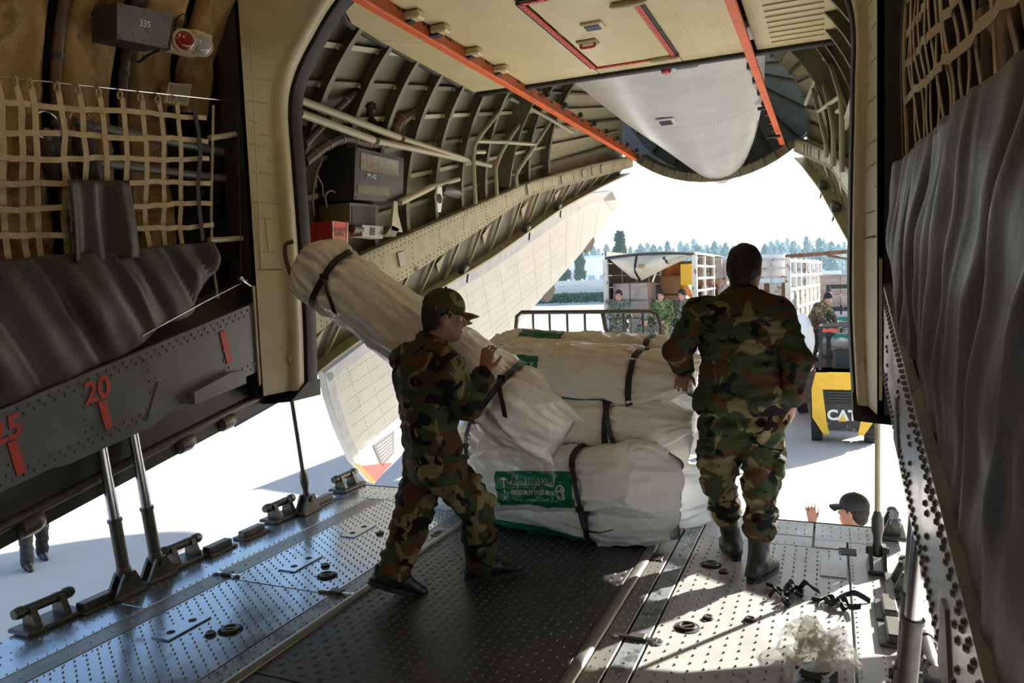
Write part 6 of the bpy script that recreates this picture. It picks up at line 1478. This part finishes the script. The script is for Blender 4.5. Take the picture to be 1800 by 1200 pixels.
for u in (1.2, 2.4, 7.9):
    for x in (.2, 2.1): MB().lathe(tp2(u, x-.15, GZ+.5), (sd_[1], -sd_[0], 0), [(0, .3), (.02, .48), (.06, .5), (.28, .48), (.3, .3)], 18).build('wheel', tyre, t2, smooth=True)
r = empty('wrapped_pallet', tp2(1.6, 1.7, B2), 'brown film-wrapped pallet on the right-hand truck', 'pallet')
for i in range(3):
    for k in range(4): MB().box(tp2(1.6, .82+i*.5, B2+.3+k*.52), (.49, 1.0, .51), bev=.02).build('carton', film, r)
sack(1410, 604, 18.5, .24, .72, 'white plastic sheet bundle hanging off the right-hand truck', mat('white_load', ()), 33)
# ================================================================== FORKLIFT
YF_ = 17.0; ylw = mat('forklift_yellow', (.80, .46, .03), .42, var=.08, vs=5, dirt=(.3, .2, .1), dirt_t=.63, dirt_s=5); blk = mat('forklift_black', (.025, .025, .025), .5, var=.4, vs=9, dirt=(.3, .29, .27), dirt_t=.6, dirt_s=10)
xc = (AY(1424, 740, YF_)[0]+AY(1543, 740, YF_)[0])/2; wd = AY(1543, 740, YF_)[0]-AY(1424, 740, YF_)[0]
def fz(y): return AY(1482, y, YF_)[2]
fk = empty('forklift', (xc, YF_+1, GZ), 'yellow forklift lettered CAT seen from behind', 'forklift')
hw_ = wd/2
def fpoly(pts, y, dep, nm, m): return MB().prism([(xc+a*hw_, y, b) for a, b in pts], (0, dep, 0)).build(nm, m, fk)
fpoly([(-.82, fz(655)), (.82, fz(655)), (.95, fz(683)), (.9, fz(735)), (.72, fz(758)), (-.72, fz(758)), (-.9, fz(735)), (-.95, fz(683))], YF_+.05, .9, 'counterweight', blk)
fpoly([(-.82, fz(655)), (.82, fz(655)), (.95, fz(685)), (-.95, fz(685))], YF_, .95, 'hood', ylw)
for s in (-1, 1): fpoly([(s*.95, fz(684)), (s*.62, fz(684)), (s*.5, fz(742)), (s*.42, fz(764)), (s*.60, fz(764)), (s*.93, fz(735))][::s], YF_-.01, .3, 'side_pillar', ylw)
fpoly([(-.52, fz(687)), (.52, fz(687)), (.46, fz(712)), (-.46, fz(712))], YF_+.02, .1, 'radiator_grille', hole)
for k in range(5): MB().bar((xc-.46*hw_, YF_+.01, fz(690+k*5)), (xc+.46*hw_, YF_+.01, fz(690+k*5)), .01, .012).build('grille_bar', dksteel, fk)
tx = text('lettering', 'CAT', (xc-.02, YF_+.035, fz(731)), (1, 0, 0), (0, 0, 1), .30, white, fk, bold=.012)
MB().add([(xc-.09, YF_+.028, fz(741)), (xc+.07, YF_+.028, fz(741)), (xc-.01, YF_+.028, fz(729))], [(0, 1, 2)]).build('logo_triangle', ylw, fk)
for s in (-1, 1):
    w_ = MB().lathe((xc+s*hw_*.8-.12, YF_+.45, GZ+.31), (1, 0, 0), [(0, .16), (.02, .29), (.05, .31), (.19, .31), (.22, .29), (.24, .16)], 24).build('wheel', tyre, fk, smooth=True)
    for k in range(16):
        a = 2*pi*k/16; MB().box((xc+s*hw_*.8, YF_+.45+.31*cos(a), GZ+.31+.31*sin(a)), (.22, .05, .03), rotm(a+pi/2, 0, 0)).build('tread_block', tyre, w_)
    MB().lathe((xc+s*hw_*.8-.16, YF_+2.1, GZ+.38), (1, 0, 0), [(0, .2), (.02, .36), (.06, .38), (.26, .38), (.3, .36), (.32, .2)], 20).build('wheel', tyre, fk, smooth=True)
for s in (-1, 1):
    MB().bar((xc+s*hw_*.7, YF_+.35, fz(655)), (xc+s*hw_*.66, YF_+.55, fz(580)), .07, .07, up=(0, 1, 0)).build('guard_post', blk, fk)
    MB().bar((xc+s*hw_*.7, YF_+2.0, fz(690)), (xc+s*hw_*.66, YF_+1.8, fz(580)), .07, .07, up=(0, 1, 0)).build('guard_post', blk, fk)
    MB().bar((xc+s*hw_*.66, YF_+.5, fz(578)), (xc+s*hw_*.66, YF_+1.9, fz(578)), .07, .07).build('guard_rail', blk, fk)
for k in range(8): MB().bar((xc-hw_*.66, YF_+.5+k*.2, fz(577)), (xc+hw_*.66, YF_+.5+k*.2, fz(577)), .04, .05).build('guard_slat', blk, fk)
MB().box((xc-.25, YF_+.45, fz(583)), (.3, .06, .07), bev=.01).build('tail_lamp', mat('lamp_red', (.6, .06, .03), .3), fk)
MB().box((xc+.35, YF_+.45, fz(583)), (.12, .06, .1), bev=.01).build('work_lamp', white, fk)
MB().box((xc+.05, YF_+.8, fz(640)), (.5, .15, .5), rotm(-.15, 0, 0), bev=.06).build('seat_back', black, fk); MB().box((xc+.05, YF_+1.05, fz(660)), (.5, .5, .14), bev=.05).build('seat', black, fk)
for s in (-1, 1): MB().bar((xc+s*.28, YF_+2.5, GZ+.15), (xc+s*.28, YF_+2.5, fz(505)), .1, .14, up=(0, 1, 0)).build('mast', blk, fk)
for q in (507, 552, 640): MB().bar((xc-.33, YF_+2.45, fz(q)), (xc+.33, YF_+2.45, fz(q)), .06, .1).build('mast_tie', blk, fk)
MB().bar((xc-.62, YF_+2.7, fz(608)), (xc+.62, YF_+2.7, fz(608)), .06, .12).build('carriage', blk, fk)
for x in (-.62, -.3, 0, .3, .62): MB().bar((xc+x, YF_+2.68, fz(608)), (xc+x, YF_+2.68, fz(545)), .04, .04, up=(0, 1, 0)).build('load_guard_bar', blk, fk)
for s in (-1, 1): MB().bar((xc+s*.35, YF_+2.7, fz(612)), (xc+s*.35, YF_+3.8, fz(612)), .1, .05).build('fork', blk, fk)
MB().tube([(xc+.1+.16*cos(t), YF_+1.5+.05*sin(t), fz(648)+.13*sin(t)) for t in np.linspace(0, 2*pi, 18, endpoint=False)], .014, 6, True).build('steering_wheel', black, fk, smooth=True)
for i, (px, py, m, lab) in enumerate(((1442, 556, bagb, 'left upper'), (1476, 562, bagb, 'right upper'), (1440, 588, bagb, 'left lower'), (1478, 592, bagb, 'right lower'))):
    o = sack(px, py, 20.0, .28, .2, 'white relief bag on the forks, '+lab+' of four', m, 40+i, 'bags on the forks', .4)
    c = AY(px, py, 19.58); MB().box(c+V(0, .0, .02), (.36, .05, .10), bev=.02).build('green_print', mat('print_teal', (.01, .30, .22), .4), o)

# ================================================================== FAR EDGE OF THE APRON
bark = mat('bark', (.1, .07, .05), .9)
def tree_mesh(name, m, h, w, seed, cols=False, n=900):
    rg = np.random.RandomState(seed); mb = MB()
    mb.cyl((0, 0, 0), (0, 0, h*.9), .02*h, 6, .004*h)
    for k in range(n):
        t = rg.rand()**.75; z = h*(.08+.92*t)
        rad = w*(1-t)**(.75 if not cols else .45)*(.45+.55*rg.rand())*(1+.25*sin(z*3+seed))*(min(1, .35+t*5) if cols else 1)
        a = rg.rand()*2*pi; c = V(cos(a)*rad, sin(a)*rad, z); s = h*.035*(.6+.8*rg.rand())
        u = V(cos(a), sin(a), -.35+.9*cols); u /= np.linalg.norm(u); v = np.cross(u, V(0, 0, 1)); v /= np.linalg.norm(v); w_ = np.cross(u, v)
        mb.add([c+u*s*1.6, c-v*s*.8, c+v*s*.8, c+w_*s*.6, c-w_*s*.5-u*s*.6], [(0, 1, 3), (0, 3, 2), (0, 4, 1), (0, 2, 4), (1, 4, 2, 3)])
    me_o = mb.build(name, m, loc=(0, 0, 0)); return me_o
con = mat('conifer_haze_green', (.035, .075, .06), .8, var=.3, vs=2)  # bluish tint puts some distance haze into the foliage colour
cyp = mat('cypress_green', (.028, .06, .03), .8, var=.3, vs=2)
protos = [tree_mesh('conifer', con, 9., w, sd, False, 420) for w, sd in ((1.9, 1), (2.6, 2), (1.5, 3))]
rg = np.random.RandomState(5); k = 0
tops = [(1030, 440), (1042, 432), (1052, 437), (1066, 429), (1080, 434), (1108, 434), (1118, 438), (1126, 428), (1138, 427), (1149, 430), (1160, 432), (1173, 425), (1183, 437), (1196, 424), (1208, 428), (1219, 420), (1232, 432), (1242, 430), (1256, 424), (1266, 430), (1275, 427), (1288, 432), (1345, 428), (1355, 424), (1366, 421), (1375, 426), (1384, 419), (1396, 424), (1404, 430), (1417, 416), (1426, 428), (1440, 418), (1447, 421), (1462, 424), (1474, 428), (1484, 425)]
tops = tops+[(a+6+3*sin(a), b+5+4*abs(sin(a*1.7))) for a, b in tops]+[(a-5, b+9) for a, b in tops[::2]]
for px, py in tops:
    Y = 172+(k*5 % 11)*7.5; q = AY(px, py, Y); o = protos[k % 3] if k < 3 else protos[k % 3].copy()
    if k >= 3: COL.objects.link(o)
    s = (q[2]-GZ)/9.; o.location = (q[0], Y, GZ); o.scale = (s*.85, s*.85, s); o.rotation_euler = (0, 0, rg.rand()*6)
    tag(o, 'small conifer tinted bluish for haze in the far treeline', 'tree', 'far treeline conifers'); k += 1
for px, py, Y, w, lab in ((1089, 408, 120, 1.1, 'tall dark cypress rising behind the tarped truck'), (1018, 438, 124, .95, 'dark cypress by the perimeter wall, right of its neighbour'), (992, 452, 126, 1.15, 'dark cypress nearest the white cargo door edge')):
    q = AY(px, py, Y); h_ = q[2]-GZ; o = tree_mesh('cypress', cyp, h_, w, px, True, 1500); o.location = (q[0], Y, GZ); tag(o, lab, 'tree')
Yw = 116.; xa, xb = AY(880, 500, Yw)[0], AY(1480, 500, Yw)[0]; zw = AY(1000, 493, Yw)[2]
r = empty('perimeter_wall', ((xa+xb)/2, Yw, GZ), 'white panelled perimeter wall across the far apron', 'wall')
n = 22
for k in range(n):
    x = xa+(xb-xa)*(k+.5)/n
    for j in range(4): MB().box((x, Yw, GZ+(zw-GZ)*(j+.5)/4), ((xb-xa)/n-.25, .12, (zw-GZ)/4-.05), bev=.02).build('wall_panel', mat('wall_white', (.74, .74, .72), .7), r)
    MB().box((xa+(xb-xa)*k/n, Yw, (GZ+zw)/2+.1), (.3, .3, zw-GZ+.2), bev=.03).build('wall_post', mat('wall_white', ()), r)
mb = MB(); rg = np.random.RandomState(8)
for k in range(2600):
    c = V(xa+(xb-xa)*rg.rand(), Yw-3.2+rg.rand()*1.2, GZ+.35+1.35*rg.rand()**.7); s = .18+.2*rg.rand(); mb.ball(c, (s, s, s*.7), 5, 4)
mb.build('hedge', mat('hedge_green', (.03, .085, .03), .8, var=.3, vs=3), loc=(xa, Yw-3, GZ), label='long low clipped hedge in front of the white perimeter wall', cat='hedge', kind='stuff')
MB().box(((xa+xb)/2, Yw-5, GZ+.15), (xb-xa, .4, .3), bev=.03).build('kerb', mat('kerb_stone', (.45, .47, .5), .8), loc=(xa, Yw-5, GZ), label='pale kerb running along the hedge', cat='kerb')
q = AY(1045, 452, 150.); q2 = AY(1072, 452, 150.)
r = empty('far_building', (q[0], 150, GZ), 'low pale building behind the perimeter wall', 'building')
MB().box((q[0]-4, 152, (GZ+q[2])/2), (16, 6, q[2]-GZ), bev=.05).build('wall', mat('far_white', (.75, .77, .8), .7), r); MB().box((q[0]-4, 152, q[2]+.15), (17, 7, .4), bev=.05).build('roof', mat('far_roof', (.55, .6, .66), .6), r)
for k in range(6): MB().box((q[0]-10+k*2.4, 148.95, GZ+4.2), (1.4, .1, 1.1), bev=.02).build('window', mat('far_glass', (.25, .38, .5), .2), r)
# ================================================================== LITTER ON THE RAMP
c = AZ(1430, 1050); r = empty('strap_heap', c, 'heap of loose black strapping on the sunlit ramp', 'strap')
sm = mat('black_webbing', (.014, .014, .014), .5)
rg = np.random.RandomState(4)
for k in range(9):
    a0 = rg.rand()*6.28; P = [c+V(.06*cos(a0), .045*sin(a0), .006+.01*rg.rand())]
    a = a0+rg.randn()*.6
    for j in range(6):
        a += rg.randn()*.7; P.append(P[-1]+V(cos(a)*.034, sin(a)*.034, 0)); P[-1][2] = .006+.05*abs(sin(j*1.3+k))*rg.rand()
    MB().ribbon(spline(P, 4), V(-sin(a0)*.4, cos(a0)*.4, .8), .026, .002).build('strap_loop', sm, r)
# crumpled stretch film
c = AZ(1450, 1160); film_m = mat('stretch_film', (.85, .84, .78), .18, alpha=.3, spec=.6); filmy = mat('stretch_film_yellow', (.76, .70, .5), .25, alpha=.35)
r = empty('film_heap', c, 'crumpled clear stretch film lying near the right ramp edge', 'plastic film')
for k in range(7):
    cc = c+V(rg.randn()*.045, rg.randn()*.035, 0); U, T = np.meshgrid(np.linspace(-1, 1, 34), np.linspace(-1, 1, 34), indexing='ij')
    rad = np.sqrt(U*U+T*T); Z = .13*np.clip(1-rad*.8, 0, 1)**.8*(1.2 if k < 3 else .6)
    G = np.stack([cc[0]+U*.075, cc[1]+T*.075, Z+.008], -1); q = G*1.+k
    G = G+.045*np.stack([fbm(q, 14, 1), fbm(q, 14, 2), .9*np.abs(fbm(q, 16, 3))], -1); G[..., 2] = np.maximum(G[..., 2], .004)
    MB().grid(G).build('film_fold', film_m if k % 3 else filmy, r, smooth=True)
c2 = AZ(1390, 1180)
for k in range(4):
    P = [c2+V(-.02+.035*j, .03*sin(j*2+k)-.02*k, .012+.02*abs(sin(j+k))) for j in range(6)]; MB().ribbon(spline(P, 4), V(.1, .5, .6), .05, .001).build('film_strip', film_m, r)
for k in range(3):
    P = [c2+V(.02+.05*j, -.06+.02*sin(j*2+k), .008+.015*k) for j in range(4)]; MB().ribbon(spline(P, 4), V(0, .8, .3), .03, .003).build('strap_end', sm, r)

# ================================================================== HAZE OVER THE FAR FIELD
hm = bpy.data.materials.new('haze'); hm.use_nodes = True; nt = hm.node_tree; nt.nodes.remove(nt.nodes['Principled BSDF'])
vs_ = nt.nodes.new('ShaderNodeVolumeScatter'); vs_.inputs['Color'].default_value = (.42, .74, 1, 1); vs_.inputs['Density'].default_value = .0019; vs_.inputs['Anisotropy'].default_value = .3
nt.links.new(vs_.outputs[0], nt.nodes['Material Output'].inputs['Volume'])
hz = MB().box((0, 160, 25), (420, 130, 60)).build('haze', hm, loc=(0, 160, GZ), label='thin pale haze over the far field', cat='haze', kind='stuff')
